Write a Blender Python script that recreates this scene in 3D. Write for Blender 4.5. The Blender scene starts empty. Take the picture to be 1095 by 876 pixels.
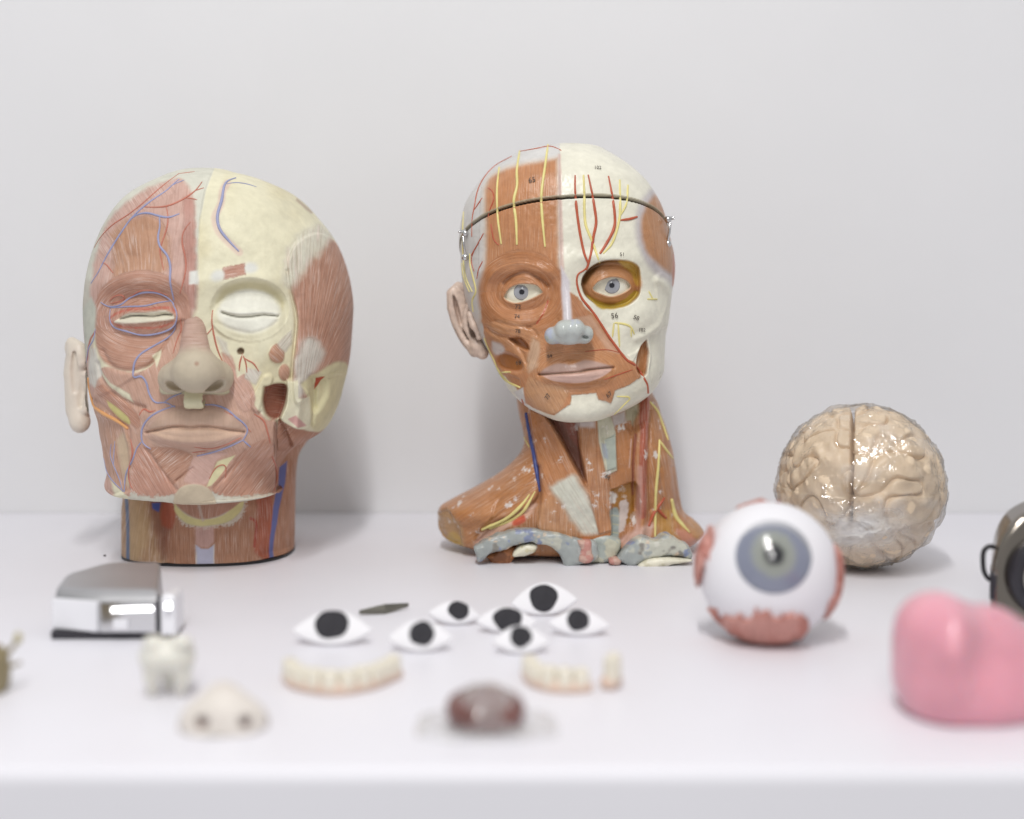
import bpy, math, random
import numpy as np
from mathutils import Vector, Matrix
from mathutils.bvhtree import BVHTree

random.seed(4)
rng = np.random.default_rng(7)
scene = bpy.context.scene
COL = scene.collection

# ------------------------------------------------------------------ measuring frame
F, CX, CY, H = 1520.8, 547.5, 438.0, 0.231       # 50 mm lens on 36 mm film, 1095 x 876 measuring sheet
TH = math.atan((438 - 300) / F)
CT, ST = math.cos(TH), math.sin(TH)

def at(px, py, d):
    """world point at depth d (metres from the camera's foot) for a measured sheet position"""
    px, py, d = np.broadcast_arrays(np.asarray(px, float), np.asarray(py, float), np.asarray(d, float))
    u = (px - CX) / F
    v = (CY - py) / F
    t = d / (CT + v * ST)
    return np.stack([u * t, d, H + (v * CT - ST) * t], -1)

def proj(P):
    x, y, z = P[..., 0], P[..., 1], P[..., 2] - H
    dep = y * CT - z * ST
    up = y * ST + z * CT
    return CX + F * x / dep, CY - F * up / dep

def gnd(px, py, z=0.0):
    v = (CY - py) / F
    t = (z - H) / (v * CT - ST)
    return np.array([(px - CX) / F * t, (CT + v * ST) * t, z])

def S(px, d):
    return px * d / F

# ------------------------------------------------------------------ small maths
def lin(h):
    if isinstance(h, (tuple, list, np.ndarray)):
        c = np.array(h[:3], float) / 255.0
    else:
        c = np.array([int(h[i:i + 2], 16) for i in (1, 3, 5)]) / 255.0
    return np.where(c <= 0.04045, c / 12.92, ((c + 0.055) / 1.055) ** 2.4)

def sstep(a, b, x):
    t = np.clip((x - a) / (b - a), 0, 1)
    return t * t * (3 - 2 * t)

def _h2(i, j, s):
    n = (i.astype(np.int64) * 374761393 + j.astype(np.int64) * 668265263 + s * 1442695041) & 0x7fffffff
    n = (n ^ (n >> 13)) * 1274126177 & 0x7fffffff
    n = (n ^ (n >> 16)) & 0xffff
    return n / 65535.0

def vn2(x, y, s=0):
    i, j = np.floor(x), np.floor(y)
    fx, fy = x - i, y - j
    fx = fx * fx * (3 - 2 * fx); fy = fy * fy * (3 - 2 * fy)
    a, b = _h2(i, j, s), _h2(i + 1, j, s)
    c, d = _h2(i, j + 1, s), _h2(i + 1, j + 1, s)
    return (a + (b - a) * fx) * (1 - fy) + (c + (d - c) * fx) * fy

def fbm2(x, y, s=0, o=3):
    r, a = 0, 0.5
    for k in range(o):
        r = r + a * vn2(x, y, s + k * 17); x = x * 2.03; y = y * 2.03; a *= 0.5
    return r / (1 - 0.5 ** o)

def pchip(xs, ys, x):
    xs, ys = np.asarray(xs, float), np.asarray(ys, float)
    h = np.diff(xs); d = np.diff(ys) / h
    m = np.zeros_like(ys)
    for i in range(1, len(xs) - 1):
        if d[i - 1] * d[i] > 0:
            w1, w2 = 2 * h[i] + h[i - 1], h[i] + 2 * h[i - 1]
            m[i] = (w1 + w2) / (w1 / d[i - 1] + w2 / d[i])
    m[0], m[-1] = d[0], d[-1]
    k = np.clip(np.searchsorted(xs, x) - 1, 0, len(xs) - 2)
    t = np.clip((x - xs[k]) / h[k], 0, 1)
    return ((2 * t**3 - 3 * t**2 + 1) * ys[k] + (t**3 - 2 * t**2 + t) * h[k] * m[k]
            + (-2 * t**3 + 3 * t**2) * ys[k + 1] + (t**3 - t**2) * h[k] * m[k + 1])

def spline(pts, step):
    """Catmull-Rom through pts (n, k), evenly resampled at about STEP"""
    P = np.asarray(pts, float)
    if len(P) == 2:
        n = max(2, int(np.linalg.norm(P[1] - P[0]) / step) + 1)
        t = np.linspace(0, 1, n)[:, None]
        return P[0] * (1 - t) + P[1] * t
    Q = np.vstack([2 * P[0] - P[1], P, 2 * P[-1] - P[-2]])
    out = []
    for i in range(1, len(Q) - 2):
        a, b, c, d = Q[i - 1], Q[i], Q[i + 1], Q[i + 2]
        t = np.linspace(0, 1, 12, endpoint=False)[:, None]
        out.append(0.5 * (2 * b + (c - a) * t + (2 * a - 5 * b + 4 * c - d) * t**2 + (-a + 3 * b - 3 * c + d) * t**3))
    out.append(P[-1:])
    R = np.vstack(out)
    L = np.concatenate([[0], np.cumsum(np.linalg.norm(np.diff(R, axis=0), axis=1))])
    n = max(3, int(L[-1] / step) + 1)
    s = np.linspace(0, L[-1], n)
    return np.stack([np.interp(s, L, R[:, k]) for k in range(R.shape[1])], -1)

def poly_sd(u, v, pts):
    """signed distance (negative inside) to a closed polygon on the measuring sheet"""
    P = np.asarray(pts, float)
    big = np.full(u.shape, 99.0)
    m = (u > P[:, 0].min() - 25) & (u < P[:, 0].max() + 25) & (v > P[:, 1].min() - 25) & (v < P[:, 1].max() + 25)
    x, y = u[m], v[m]
    d2 = np.full(x.shape, 1e9); ins = np.zeros(x.shape, bool)
    for i in range(len(P)):
        a, b = P[i], P[(i + 1) % len(P)]
        e = b - a
        t = np.clip(((x - a[0]) * e[0] + (y - a[1]) * e[1]) / max(e @ e, 1e-9), 0, 1)
        d2 = np.minimum(d2, (x - a[0] - t * e[0]) ** 2 + (y - a[1] - t * e[1]) ** 2)
        if a[1] != b[1]:
            c = ((a[1] > y) != (b[1] > y)) & (x < (b[0] - a[0]) * (y - a[1]) / (b[1] - a[1]) + a[0])
            ins ^= c
    big[m] = np.where(ins, -1, 1) * np.sqrt(d2)
    return big

def line_d(u, v, pts):
    P = np.asarray(pts, float)
    big = np.full(u.shape, 99.0)
    m = (u > P[:, 0].min() - 25) & (u < P[:, 0].max() + 25) & (v > P[:, 1].min() - 25) & (v < P[:, 1].max() + 25)
    x, y = u[m], v[m]
    d2 = np.full(x.shape, 1e9)
    for i in range(len(P) - 1):
        a, b = P[i], P[i + 1]
        e = b - a
        t = np.clip(((x - a[0]) * e[0] + (y - a[1]) * e[1]) / max(e @ e, 1e-9), 0, 1)
        d2 = np.minimum(d2, (x - a[0] - t * e[0]) ** 2 + (y - a[1] - t * e[1]) ** 2)
    big[m] = np.sqrt(d2)
    return big

def sm(pts, step=3):
    """a closed outline, rounded"""
    P = list(pts) + [pts[0]]
    return spline(P, step)[:-1]

# ------------------------------------------------------------------ objects
def tag(o, label, cat=None, group=None, kind=None):
    if label: o['label'] = label
    if cat: o['category'] = cat
    if group: o['group'] = group
    if kind: o['kind'] = kind
    return o

def thing(name, label, cat, loc, group=None):
    o = bpy.data.objects.new(name, None)
    o.empty_display_size = 0.02
    COL.objects.link(o)
    o.location = tuple(float(c) for c in loc)
    return tag(o, label, cat, group)

def origin(o):
    while o.parent is not None:
        o = o.parent
    return np.array(o.location)

def mesh_obj(name, V, faces, mat, parent=None, smooth=True, attrs=None, loc=None):
    """V (n,3) world points; faces: list of index arrays (m,k), k = 3 or 4 or ragged lists"""
    V = np.asarray(V, float)
    off = origin(parent) if parent is not None else (np.asarray(loc, float) if loc is not None else np.zeros(3))
    me = bpy.data.meshes.new(name)
    loops, starts, n = [], [], 0
    for fa in faces:
        if isinstance(fa, np.ndarray):
            if len(fa) == 0: continue
            k = fa.shape[1]
            loops.append(fa.reshape(-1)); starts.append(np.arange(len(fa)) * k + n); n += fa.size
        else:
            loops.append(np.array(fa)); starts.append(np.array([n])); n += len(fa)
    loops = np.concatenate(loops).astype(np.int32); starts = np.concatenate(starts).astype(np.int32)
    me.vertices.add(len(V)); me.vertices.foreach_set('co', (V - off).astype(np.float32).ravel())
    me.loops.add(len(loops)); me.loops.foreach_set('vertex_index', loops)
    me.polygons.add(len(starts)); me.polygons.foreach_set('loop_start', starts)
    me.update(calc_edges=True)
    me.validate()
    me.polygons.foreach_set('use_smooth', np.full(len(me.polygons), smooth))
    for nm, arr in (attrs or {}).items():
        arr = np.asarray(arr, np.float32)
        if arr.ndim == 1:
            a = me.attributes.new(nm, 'FLOAT', 'POINT'); a.data.foreach_set('value', arr)
        elif nm == 'paint':
            a = me.attributes.new(nm, 'FLOAT_COLOR', 'POINT')
            a.data.foreach_set('color', np.concatenate([arr, np.ones((len(arr), 1), np.float32)], 1).ravel())
        else:
            a = me.attributes.new(nm, 'FLOAT_VECTOR', 'POINT'); a.data.foreach_set('vector', arr.ravel())
    if mat is not None: me.materials.append(mat)
    o = bpy.data.objects.new(name, me)
    COL.objects.link(o)
    if parent is not None: o.parent = parent
    elif loc is not None: o.location = tuple(float(c) for c in loc)
    return o

def grid_faces(nr, nc, wrap=True):
    r = np.arange(nr - 1)[:, None]; c = np.arange(nc if wrap else nc - 1)[None, :]
    c2 = (c + 1) % nc
    return np.stack([r * nc + c, r * nc + c2, (r + 1) * nc + c2, (r + 1) * nc + c], -1).reshape(-1, 4)

def tube_geo(P, R, sides=8):
    """tube with rounded ends along P (n,3) with radii R"""
    P = np.asarray(P, float); n = len(P)
    R = np.broadcast_to(np.asarray(R, float), (n,))
    T = np.gradient(P, axis=0); T /= np.linalg.norm(T, axis=1)[:, None] + 1e-12
    ref = np.array([0.0, 1.0, 0.02]) if abs(T[0][1]) < 0.9 else np.array([1.0, 0, 0.1])
    N = np.zeros_like(T)
    nrm = ref
    for i in range(n):
        nrm = nrm - T[i] * (nrm @ T[i]); nrm = nrm / (np.linalg.norm(nrm) + 1e-12); N[i] = nrm
    B = np.cross(T, N)
    # rounded ends
    e = [(-1.0, 0.05), (-0.8, 0.6), (-0.45, 0.89)]
    rings, rad, nn, bb = [], [], [], []
    for k, s in e:
        rings.append(P[0] + T[0] * R[0] * k); rad.append(R[0] * s); nn.append(N[0]); bb.append(B[0])
    for i in range(n):
        rings.append(P[i]); rad.append(R[i]); nn.append(N[i]); bb.append(B[i])
    for k, s in reversed(e):
        rings.append(P[-1] - T[-1] * R[-1] * k); rad.append(R[-1] * s); nn.append(N[-1]); bb.append(B[-1])
    rings, rad, nn, bb = map(np.array, (rings, rad, nn, bb))
    a = np.linspace(0, 2 * np.pi, sides, endpoint=False)
    V = rings[:, None] + rad[:, None, None] * (np.cos(a)[None, :, None] * nn[:, None] + np.sin(a)[None, :, None] * bb[:, None])
    m = len(rings)
    return V.reshape(-1, 3), [grid_faces(m, sides)[:, ::-1], list(range(sides)), list(range((m - 1) * sides, m * sides))[::-1]]

def tube(name, P, R, mat, parent, sides=8, loc=None):
    V, Fa = tube_geo(P, R, sides)
    return mesh_obj(name, V, Fa, mat, parent, loc=loc)

def join_geo(parts):
    V, Fa, n = [], [], 0
    for v, fs in parts:
        for f in fs:
            Fa.append(f + n if isinstance(f, np.ndarray) else [i + n for i in f])
        V.append(v); n += len(v)
    return np.vstack(V), Fa

def box_geo(lo, hi, bev=0.0):
    """box with chamfered edges (all twelve) built as a convex ring stack"""
    lo, hi = np.asarray(lo, float), np.asarray(hi, float)
    b = bev
    def ring(z, ins):
        x0, x1, y0, y1 = lo[0] + ins, hi[0] - ins, lo[1] + ins, hi[1] - ins
        c = max(b * 0.9, 1e-5)
        return [(x0 + c, y0, z), (x1 - c, y0, z), (x1, y0 + c, z), (x1, y1 - c, z), (x1 - c, y1, z), (x0 + c, y1, z), (x0, y1 - c, z), (x0, y0 + c, z)]
    V = np.array(ring(lo[2], b) + ring(lo[2] + b * 0.3, b * 0.3) + ring(lo[2] + b, 0) + ring(hi[2] - b, 0) + ring(hi[2] - b * 0.3, b * 0.3) + ring(hi[2], b))
    return V, [grid_faces(6, 8), list(range(8))[::-1], list(range(40, 48))]

def uv_sphere(c, r, nr=48, nc=72, R=None):
    th = np.linspace(0.001, np.pi - 0.001, nr)[:, None]; ph = np.linspace(0, 2 * np.pi, nc, endpoint=False)[None]
    D = np.stack([np.sin(th) * np.cos(ph), np.sin(th) * np.sin(ph), np.cos(th) + 0 * ph], -1).reshape(-1, 3)
    if R is not None: D = D @ np.asarray(R).T
    return np.asarray(c) + D * np.asarray(r), [grid_faces(nr, nc)[:, ::-1], list(range(nc))[::-1], list(range((nr - 1) * nc, nr * nc))][:1] , D

# ------------------------------------------------------------------ distance-field solids
def e_sd(c, r, rot=None):
    c, r = np.asarray(c, float), np.broadcast_to(np.asarray(r, float), (3,))
    def f(P):
        Q = P - c
        if rot is not None: Q = Q @ rot
        k0 = np.sqrt(((Q / r) ** 2).sum(-1)); k1 = np.sqrt(((Q / (r * r)) ** 2).sum(-1)) + 1e-9
        return k0 * (k0 - 1.0) / k1
    return f

def chain_sd(pts, rad):
    pts = np.asarray(pts, float); rad = np.broadcast_to(np.asarray(rad, float), (len(pts),))
    def f(P):
        d = np.full(P.shape[:-1], 1e9)
        for i in range(len(pts) - 1):
            a, b = pts[i], pts[i + 1]; e = b - a
            t = np.clip(((P - a) @ e) / max(e @ e, 1e-12), 0, 1)
            d = np.minimum(d, np.linalg.norm(P - a - t[..., None] * e, axis=-1) - (rad[i] + (rad[i + 1] - rad[i]) * t))
        return d
    return f

def smin(a, b, k):
    h = np.clip(0.5 + 0.5 * (b - a) / k, 0, 1)
    return b + (a - b) * h - k * h * (1 - h)

def blend(items):
    """items: (op, f, k) with op '+', '-', '&'"""
    def f(P):
        d = None
        for op, g, k in items:
            v = g(P)
            if d is None: d = v
            elif op == '+': d = smin(d, v, k)
            elif op == '-': d = -smin(-d, v, k)
            else: d = -smin(-d, -v, k)
        return d
    return f

def sdf_mesh(f, lo, hi, vox, levels=1):
    lo, hi = np.asarray(lo, float), np.asarray(hi, float)
    n = np.ceil((hi - lo) / vox).astype(int) + 1
    ax = [lo[k] + vox * np.arange(n[k]) for k in range(3)]
    G = np.stack(np.meshgrid(*ax, indexing='ij'), -1)
    D = f(G.reshape(-1, 3)).reshape(n)
    ins = D < 0
    c = np.zeros(n - 1, np.int8)
    for i in (0, 1):
        for j in (0, 1):
            for k in (0, 1):
                c += ins[i:n[0] - 1 + i, j:n[1] - 1 + j, k:n[2] - 1 + k]
    act = (c > 0) & (c < 8)
    idx = np.full(n - 1, -1); idx[act] = np.arange(act.sum())
    V = lo + vox * (np.argwhere(act) + 0.5)
    quads = []
    for axn in range(3):
        b, cc = (axn + 1) % 3, (axn + 2) % 3
        sl0 = [slice(None)] * 3; sl1 = [slice(None)] * 3
        sl0[axn] = slice(0, -1); sl1[axn] = slice(1, None)
        s0, s1 = ins[tuple(sl0)], ins[tuple(sl1)]
        E = np.argwhere(s0 != s1)
        E = E[(E[:, b] > 0) & (E[:, cc] > 0) & (E[:, b] < n[b] - 1) & (E[:, cc] < n[cc] - 1)]
        q = []
        for db, dc in ((-1, -1), (0, -1), (0, 0), (-1, 0)):
            I = E.copy(); I[:, b] += db; I[:, cc] += dc
            q.append(idx[I[:, 0], I[:, 1], I[:, 2]])
        q = np.stack(q, -1)
        flip = ~s0[E[:, 0], E[:, 1], E[:, 2]]
        q[flip] = q[flip][:, ::-1]
        quads.append(q)
    Q = np.vstack(quads)
    Q = Q[(Q >= 0).all(1)]
    def project(V, it):
        e = vox * 0.05
        for _ in range(it):
            d = f(V)
            g = np.stack([(f(V + np.eye(3)[k] * e) - f(V - np.eye(3)[k] * e)) / (2 * e) for k in range(3)], -1)
            gn = (g * g).sum(-1)[:, None] + 1e-6
            V = V - np.clip(d[:, None] * g / gn, -vox, vox)
        return V
    def relax(V, Q):
        A = np.zeros_like(V); w = np.zeros(len(V))
        for k in range(4):
            for j in (1, 3):
                np.add.at(A, Q[:, k], V[Q[:, (k + j) % 4]]); np.add.at(w, Q[:, k], 1)
        return 0.5 * V + 0.5 * A / np.maximum(w, 1)[:, None]
    for _ in range(2): V = relax(project(V, 2), Q)
    V = project(V, 2)
    for _ in range(levels):
        E = np.vstack([np.sort(Q[:, [k, (k + 1) % 4]], 1) for k in range(4)])
        U, inv = np.unique(E, axis=0, return_inverse=True)
        inv = inv.reshape(4, len(Q)).T
        n0 = len(V); mid = V[U].mean(1); cen = V[Q].mean(1)
        V = np.vstack([V, mid, cen])
        m = n0 + inv; ce = n0 + len(U) + np.arange(len(Q))
        Q = np.vstack([np.stack([Q[:, k], m[:, k], ce, m[:, (k + 3) % 4]], -1) for k in range(4)])
        V = project(V, 2)
    return V, Q

def rotm(rx=0, ry=0, rz=0):
    from mathutils import Euler
    return np.array(Euler((math.radians(rx), math.radians(ry), math.radians(rz))).to_matrix())

# ------------------------------------------------------------------ materials
def new_mat(name):
    m = bpy.data.materials.new(name); m.use_nodes = True
    nt = m.node_tree; b = nt.nodes['Principled BSDF']
    return m, nt, b

def _set(b, key, val):
    if key in b.inputs: b.inputs[key].default_value = val

def plane_sd(n, p):
    n = np.asarray(n, float); n = n / np.linalg.norm(n); p = np.asarray(p, float)
    return lambda P: (P - p) @ n

def simple_mat(name, rgb, rough=0.5, metal=0.0, spec=0.5, noise=0.08, scale=60.0, bump=0.0, bscale=200.0, sss=0.0, coat=0.0, trans=0.0):
    m, nt, b = new_mat(name)
    L = nt.links
    tc = nt.nodes.new('ShaderNodeTexCoord')
    nz = nt.nodes.new('ShaderNodeTexNoise'); nz.inputs['Scale'].default_value = scale; nz.inputs['Detail'].default_value = 5
    L.new(tc.outputs['Object'], nz.inputs['Vector'])
    mr = nt.nodes.new('ShaderNodeMapRange'); mr.inputs['From Min'].default_value = 0.3; mr.inputs['From Max'].default_value = 0.7
    mr.inputs['To Min'].default_value = 1 - noise; mr.inputs['To Max'].default_value = 1 + noise
    L.new(nz.outputs['Fac'], mr.inputs['Value'])
    mx = nt.nodes.new('ShaderNodeMix'); mx.data_type = 'RGBA'; mx.blend_type = 'MULTIPLY'
    mx.inputs['Factor'].default_value = 1.0
    c = lin(rgb); mx.inputs[6].default_value = (*c, 1)
    L.new(mr.outputs['Result'], mx.inputs[7])
    L.new(mx.outputs[2], b.inputs['Base Color'])
    _set(b, 'Roughness', rough); _set(b, 'Metallic', metal); _set(b, 'Specular IOR Level', spec)
    _set(b, 'Coat Weight', coat); _set(b, 'Coat Roughness', 0.08); _set(b, 'Transmission Weight', trans)
    if sss:
        _set(b, 'Subsurface Weight', sss); b.inputs['Subsurface Radius'].default_value = (0.006, 0.003, 0.002)
    if bump:
        n2 = nt.nodes.new('ShaderNodeTexNoise'); n2.inputs['Scale'].default_value = bscale; n2.inputs['Detail'].default_value = 4
        L.new(tc.outputs['Object'], n2.inputs['Vector'])
        bp = nt.nodes.new('ShaderNodeBump'); bp.inputs['Strength'].default_value = bump; bp.inputs['Distance'].default_value = 0.001
        L.new(n2.outputs['Fac'], bp.inputs['Height']); L.new(bp.outputs['Normal'], b.inputs['Normal'])
    return m

def painted_mat(name, rough=0.42, spec=0.4, streak=(0.82, 0.76, 0.70), freq=0.42, gain=1.0, mott=0.07, flake=0.0):
    """hand-painted plaster: colours by vertex, brushed muscle fibres along a stored direction"""
    m, nt, b = new_mat(name); L = nt.links; N = nt.nodes.new
    pc = N('ShaderNodeAttribute'); pc.attribute_name = 'paint'
    fb = N('ShaderNodeAttribute'); fb.attribute_name = 'fibre'
    fa = N('ShaderNodeAttribute'); fa.attribute_name = 'fibre_amount'
    tc = N('ShaderNodeTexCoord')
    def noise(scale, vec, det=3, rough=0.55):
        n = N('ShaderNodeTexNoise'); n.inputs['Scale'].default_value = scale; n.inputs['Detail'].default_value = det
        n.inputs['Roughness'].default_value = rough
        L.new(vec, n.inputs['Vector']); return n.outputs['Fac']
    def mul(v, s):
        k = N('ShaderNodeVectorMath'); k.operation = 'MULTIPLY'; L.new(v, k.inputs[0]); k.inputs[1].default_value = s; return k.outputs[0]
    def rng_(v, a, b_, c, d):
        k = N('ShaderNodeMapRange'); L.new(v, k.inputs['Value'])
        for nm, x in zip(('From Min', 'From Max', 'To Min', 'To Max'), (a, b_, c, d)): k.inputs[nm].default_value = x
        return k.outputs['Result']
    def mth(op, a, b_):
        k = N('ShaderNodeMath'); k.operation = op; k.use_clamp = op == 'MULTIPLY' and False
        for i, x in enumerate((a, b_)):
            if isinstance(x, (int, float)): k.inputs[i].default_value = x
            else: L.new(x, k.inputs[i])
        return k.outputs[0]
    fv = mul(fb.outputs['Vector'], (freq, freq * 0.055, 0.3))
    n1 = noise(1.0, fv, 3); 
    n2 = noise(2.6, mul(fb.outputs['Vector'], (freq, freq * 0.03, 0.3)), 2)
    patch = noise(38.0, tc.outputs['Object'], 3)
    light = mth('MULTIPLY', mth('MULTIPLY', rng_(n2, 0.5, 0.72, 0, 1), rng_(patch, 0.36, 0.62, 0.15, 1)), fa.outputs['Fac'])
    dark = mth('MULTIPLY', rng_(n1, 0.54, 0.30, 0, 0.62), fa.outputs['Fac'])
    mo = rng_(noise(120, tc.outputs['Object'], 5), 0.3, 0.7, 1 - mott, 1 + mott)
    mo2 = rng_(noise(24, tc.outputs['Object'], 4), 0.3, 0.7, 1 - mott, 1 + mott)
    mx0 = N('ShaderNodeMix'); mx0.data_type = 'RGBA'; mx0.blend_type = 'MULTIPLY'; mx0.inputs['Factor'].default_value = 1
    L.new(pc.outputs['Color'], mx0.inputs[6]); L.new(mth('MULTIPLY', mo, mo2), mx0.inputs[7])
    mx1 = N('ShaderNodeMix'); mx1.data_type = 'RGBA'; mx1.blend_type = 'MULTIPLY'
    L.new(dark, mx1.inputs['Factor']); L.new(mx0.outputs[2], mx1.inputs[6]); mx1.inputs[7].default_value = (0.66, 0.56, 0.50, 1)
    mx2 = N('ShaderNodeMix'); mx2.data_type = 'RGBA'
    L.new(mth('MULTIPLY', light, 0.55 * gain), mx2.inputs['Factor']); L.new(mx1.outputs[2], mx2.inputs[6]); mx2.inputs[7].default_value = (*streak, 1)
    out = mx2.outputs[2]
    if flake:
        fl = noise(75, tc.outputs['Object'], 6, 0.65)
        mx3 = N('ShaderNodeMix'); mx3.data_type = 'RGBA'
        L.new(mth('MULTIPLY', rng_(fl, 0.60, 0.66, 0, flake), rng_(fa.outputs['Fac'], 0.05, 0.3, 0, 1)), mx3.inputs['Factor'])
        L.new(out, mx3.inputs[6]); mx3.inputs[7].default_value = (0.78, 0.74, 0.7, 1); out = mx3.outputs[2]
    L.new(out, b.inputs['Base Color'])
    hgt = mth('ADD', mth('MULTIPLY', mth('MULTIPLY', n1, fa.outputs['Fac']), 1.0), mth('MULTIPLY', noise(260, tc.outputs['Object'], 3), 0.18))
    bp = N('ShaderNodeBump'); bp.inputs['Strength'].default_value = 0.55; bp.inputs['Distance'].default_value = 0.0012
    L.new(hgt, bp.inputs['Height']); L.new(bp.outputs['Normal'], b.inputs['Normal'])
    L.new(rng_(patch, 0.3, 0.7, rough - 0.08, rough + 0.12), b.inputs['Roughness'])
    _set(b, 'Specular IOR Level', spec)
    return m

# ------------------------------------------------------------------ modelled and painted surfaces
class Loft:
    """closed body from horizontal slices; rows: (sheet v, left u, right u, front depth, widest depth, back depth, reference depth)"""
    def __init__(self, rows, nrow, nfront, nback, nf=2.3, nb=2.0, power=1.0, trim=12):
        R = np.array(rows, float)
        t = np.linspace(0, 1, nrow)
        v0, v1 = R[0, 0], R[-1, 0]
        w = np.where(t < 0.5, 0.5 * (2 * t) ** power, 1 - 0.5 * (2 - 2 * t) ** power)
        v = v0 + (v1 - v0) * w
        col = [pchip(R[:, 0], R[:, k], v) for k in range(1, 7)]
        xl, xr, df, dm, db, dr = col
        L = at(xl, v, dr); Rr = at(xr, v, dr)
        z = np.minimum.accumulate(L[:, 2]) - 2e-6 * np.arange(nrow)
        a1 = np.linspace(np.pi, 2 * np.pi, nfront, endpoint=False); a2 = np.linspace(0, np.pi, nback, endpoint=False)
        a = np.concatenate([a1, a2])
        ca, sa = np.cos(a), np.sin(a)
        n = np.where(sa < 0, nf, nb)
        ex = np.sign(ca) * np.abs(ca) ** (2 / n); ey = np.sign(sa) * np.abs(sa) ** (2 / n)
        Y = dm[:, None] + np.where(ey < 0, (dm - df)[:, None] * ey, (db - dm)[:, None] * ey)
        Z = z[:, None] + 0 * Y
        xL, xR = L[:, 0].copy(), Rr[:, 0].copy()
        for it in range(6):
            X = ((xL + xR) / 2)[:, None] + ((xR - xL) / 2)[:, None] * ex
            if it == 5: break
            # fit the outline of the finished body, not of its widest slice, to the measured widths
            uu, vv = proj(np.stack([X, Y, Z], -1))
            bins = np.clip(((vv - v0) / (v1 - v0) * 160).astype(int), 0, 159)
            lo_, hi_ = np.full(160, np.nan), np.full(160, np.nan)
            for b in range(160):
                m = bins == b
                if m.any(): lo_[b], hi_[b] = uu[m].min(), uu[m].max()
            c = v0 + (np.arange(160) + .5) / 160 * (v1 - v0); ok = ~np.isnan(lo_)
            fade = np.clip((v - v0 - 4) / 12, 0, 1) * np.clip((v1 - trim - v) / 10, 0, 1)
            ker = np.hanning(41); ker /= ker.sum()
            sml = lambda q_: np.convolve(np.pad(q_, 20, mode='edge'), ker, mode='valid')
            xL = xL + sml(np.clip(xl - np.interp(v, c[ok], lo_[ok]), -12, 12) * fade * 0.7 * dr / F)
            xR = xR + sml(np.clip(xr - np.interp(v, c[ok], hi_[ok]), -12, 12) * fade * 0.7 * dr / F)
        self.nr, self.nc = nrow, len(a)
        self.V = np.stack([X, Y, Z], -1).reshape(-1, 3)
        self.faces = grid_faces(nrow, self.nc)[:, ::-1]
        self.cap0 = list(range(self.nc))
        self.cap1 = list(range((nrow - 1) * self.nc, nrow * self.nc))[::-1]
        self.start()
    def normals(self):
        G = self.V.reshape(self.nr, self.nc, 3)
        dr = np.gradient(G, axis=0)
        dc = np.roll(G, -1, 1) - np.roll(G, 1, 1)
        N = np.cross(dr, dc).reshape(-1, 3)
        N /= np.linalg.norm(N, axis=1)[:, None] + 1e-15
        return N
    def start(self):
        self.u, self.v = proj(self.V)
        self.N = self.normals()
        c = self.V.mean(0)
        if ((self.V - c) * self.N).sum() < 0: self.N = -self.N; self.flip = True
        view = np.array([0, 0, H]) - self.V
        view /= np.linalg.norm(view, axis=1)[:, None]
        self.facing = (self.N * view).sum(1)
        self.w = sstep(-0.05, 0.25, self.facing)
        self.disp = np.zeros(len(self.V))
        self.col = np.zeros((len(self.V), 3)); self.fib = np.zeros((len(self.V), 3)); self.amt = np.zeros(len(self.V))
    # relief, in millimetres towards the front
    def dome(self, c, r, mm, rot=0, p=1.0):
        q = self._ell(c, r, rot)
        self.disp += mm * 1e-3 * np.maximum(0, 1 - q * q) ** p
    def gauss(self, c, r, mm, rot=0):
        q = self._ell(c, r, rot); self.disp += mm * 1e-3 * np.exp(-q * q)
    def _ell(self, c, r, rot=0):
        a = math.radians(rot); dx, dy = self.u - c[0], self.v - c[1]
        x, y = dx * math.cos(a) + dy * math.sin(a), -dx * math.sin(a) + dy * math.cos(a)
        rx, ry = (r, r) if np.isscalar(r) else r
        return np.sqrt((x / rx) ** 2 + (y / ry) ** 2)
    def plate(self, pts, mm, soft=2.0, shift=0.0):
        self.disp += mm * 1e-3 * sstep(soft, -soft, poly_sd(self.u, self.v, pts) + shift)
    def groove(self, pts, mm, w):
        d = line_d(self.u, self.v, spline(pts, 2)); self.disp -= mm * 1e-3 * np.exp(-(d / w) ** 2)
    def ridge(self, pts, mm, w): self.groove(pts, -mm, w)
    def apply(self):
        D = -np.array([0, 1, 0.0]) * 0.75 + self.N * 0.25
        rf = np.repeat(np.clip(np.minimum(np.arange(self.nr), self.nr - 1 - np.arange(self.nr)) / 14.0, 0, 1), self.nc)
        wg = self.w.reshape(self.nr, self.nc).copy(); wg[-16:] = wg[-17]
        D = D * rf[:, None] + np.array([0, -1.0, 0]) * (1 - rf)[:, None]
        self.V = self.V + (D * (self.disp * wg.ravel() * rf)[:, None])
        self.u, self.v = proj(self.V)
    # paint
    def _put(self, m, c):
        m = (m * 1.0)[:, None]; self.col = self.col * (1 - m) + self.hue(c) * m
    tone = (1.0, 1.0, 1.0)
    def hue(self, c):
        k = lin(c)
        return k * np.array(self.tone) if k[0] > 1.5 * k[1] and k[0] > 1.9 * k[2] else k
    def base(self, c, amt=0.0):
        self.col[:] = self.hue(c); self.amt[:] = amt
    def fill(self, pts, c, soft=0.7, wob=0.8, fib=None, amt=0.0, op=1.0, grow=0.0, wscale=0.12, seed=1):
        sd = poly_sd(self.u, self.v, pts) - grow
        self._region(sd, c, soft, wob, fib, amt, op, wscale, seed)
    def oval(self, c0, r, c, soft=0.7, wob=0.8, fib=None, amt=0.0, op=1.0, rot=0, wscale=0.12, seed=1):
        rr = r if np.isscalar(r) else min(r)
        sd = (self._ell(c0, r, rot) - 1) * rr
        self._region(sd, c, soft, wob, fib, amt, op, wscale, seed)
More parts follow.
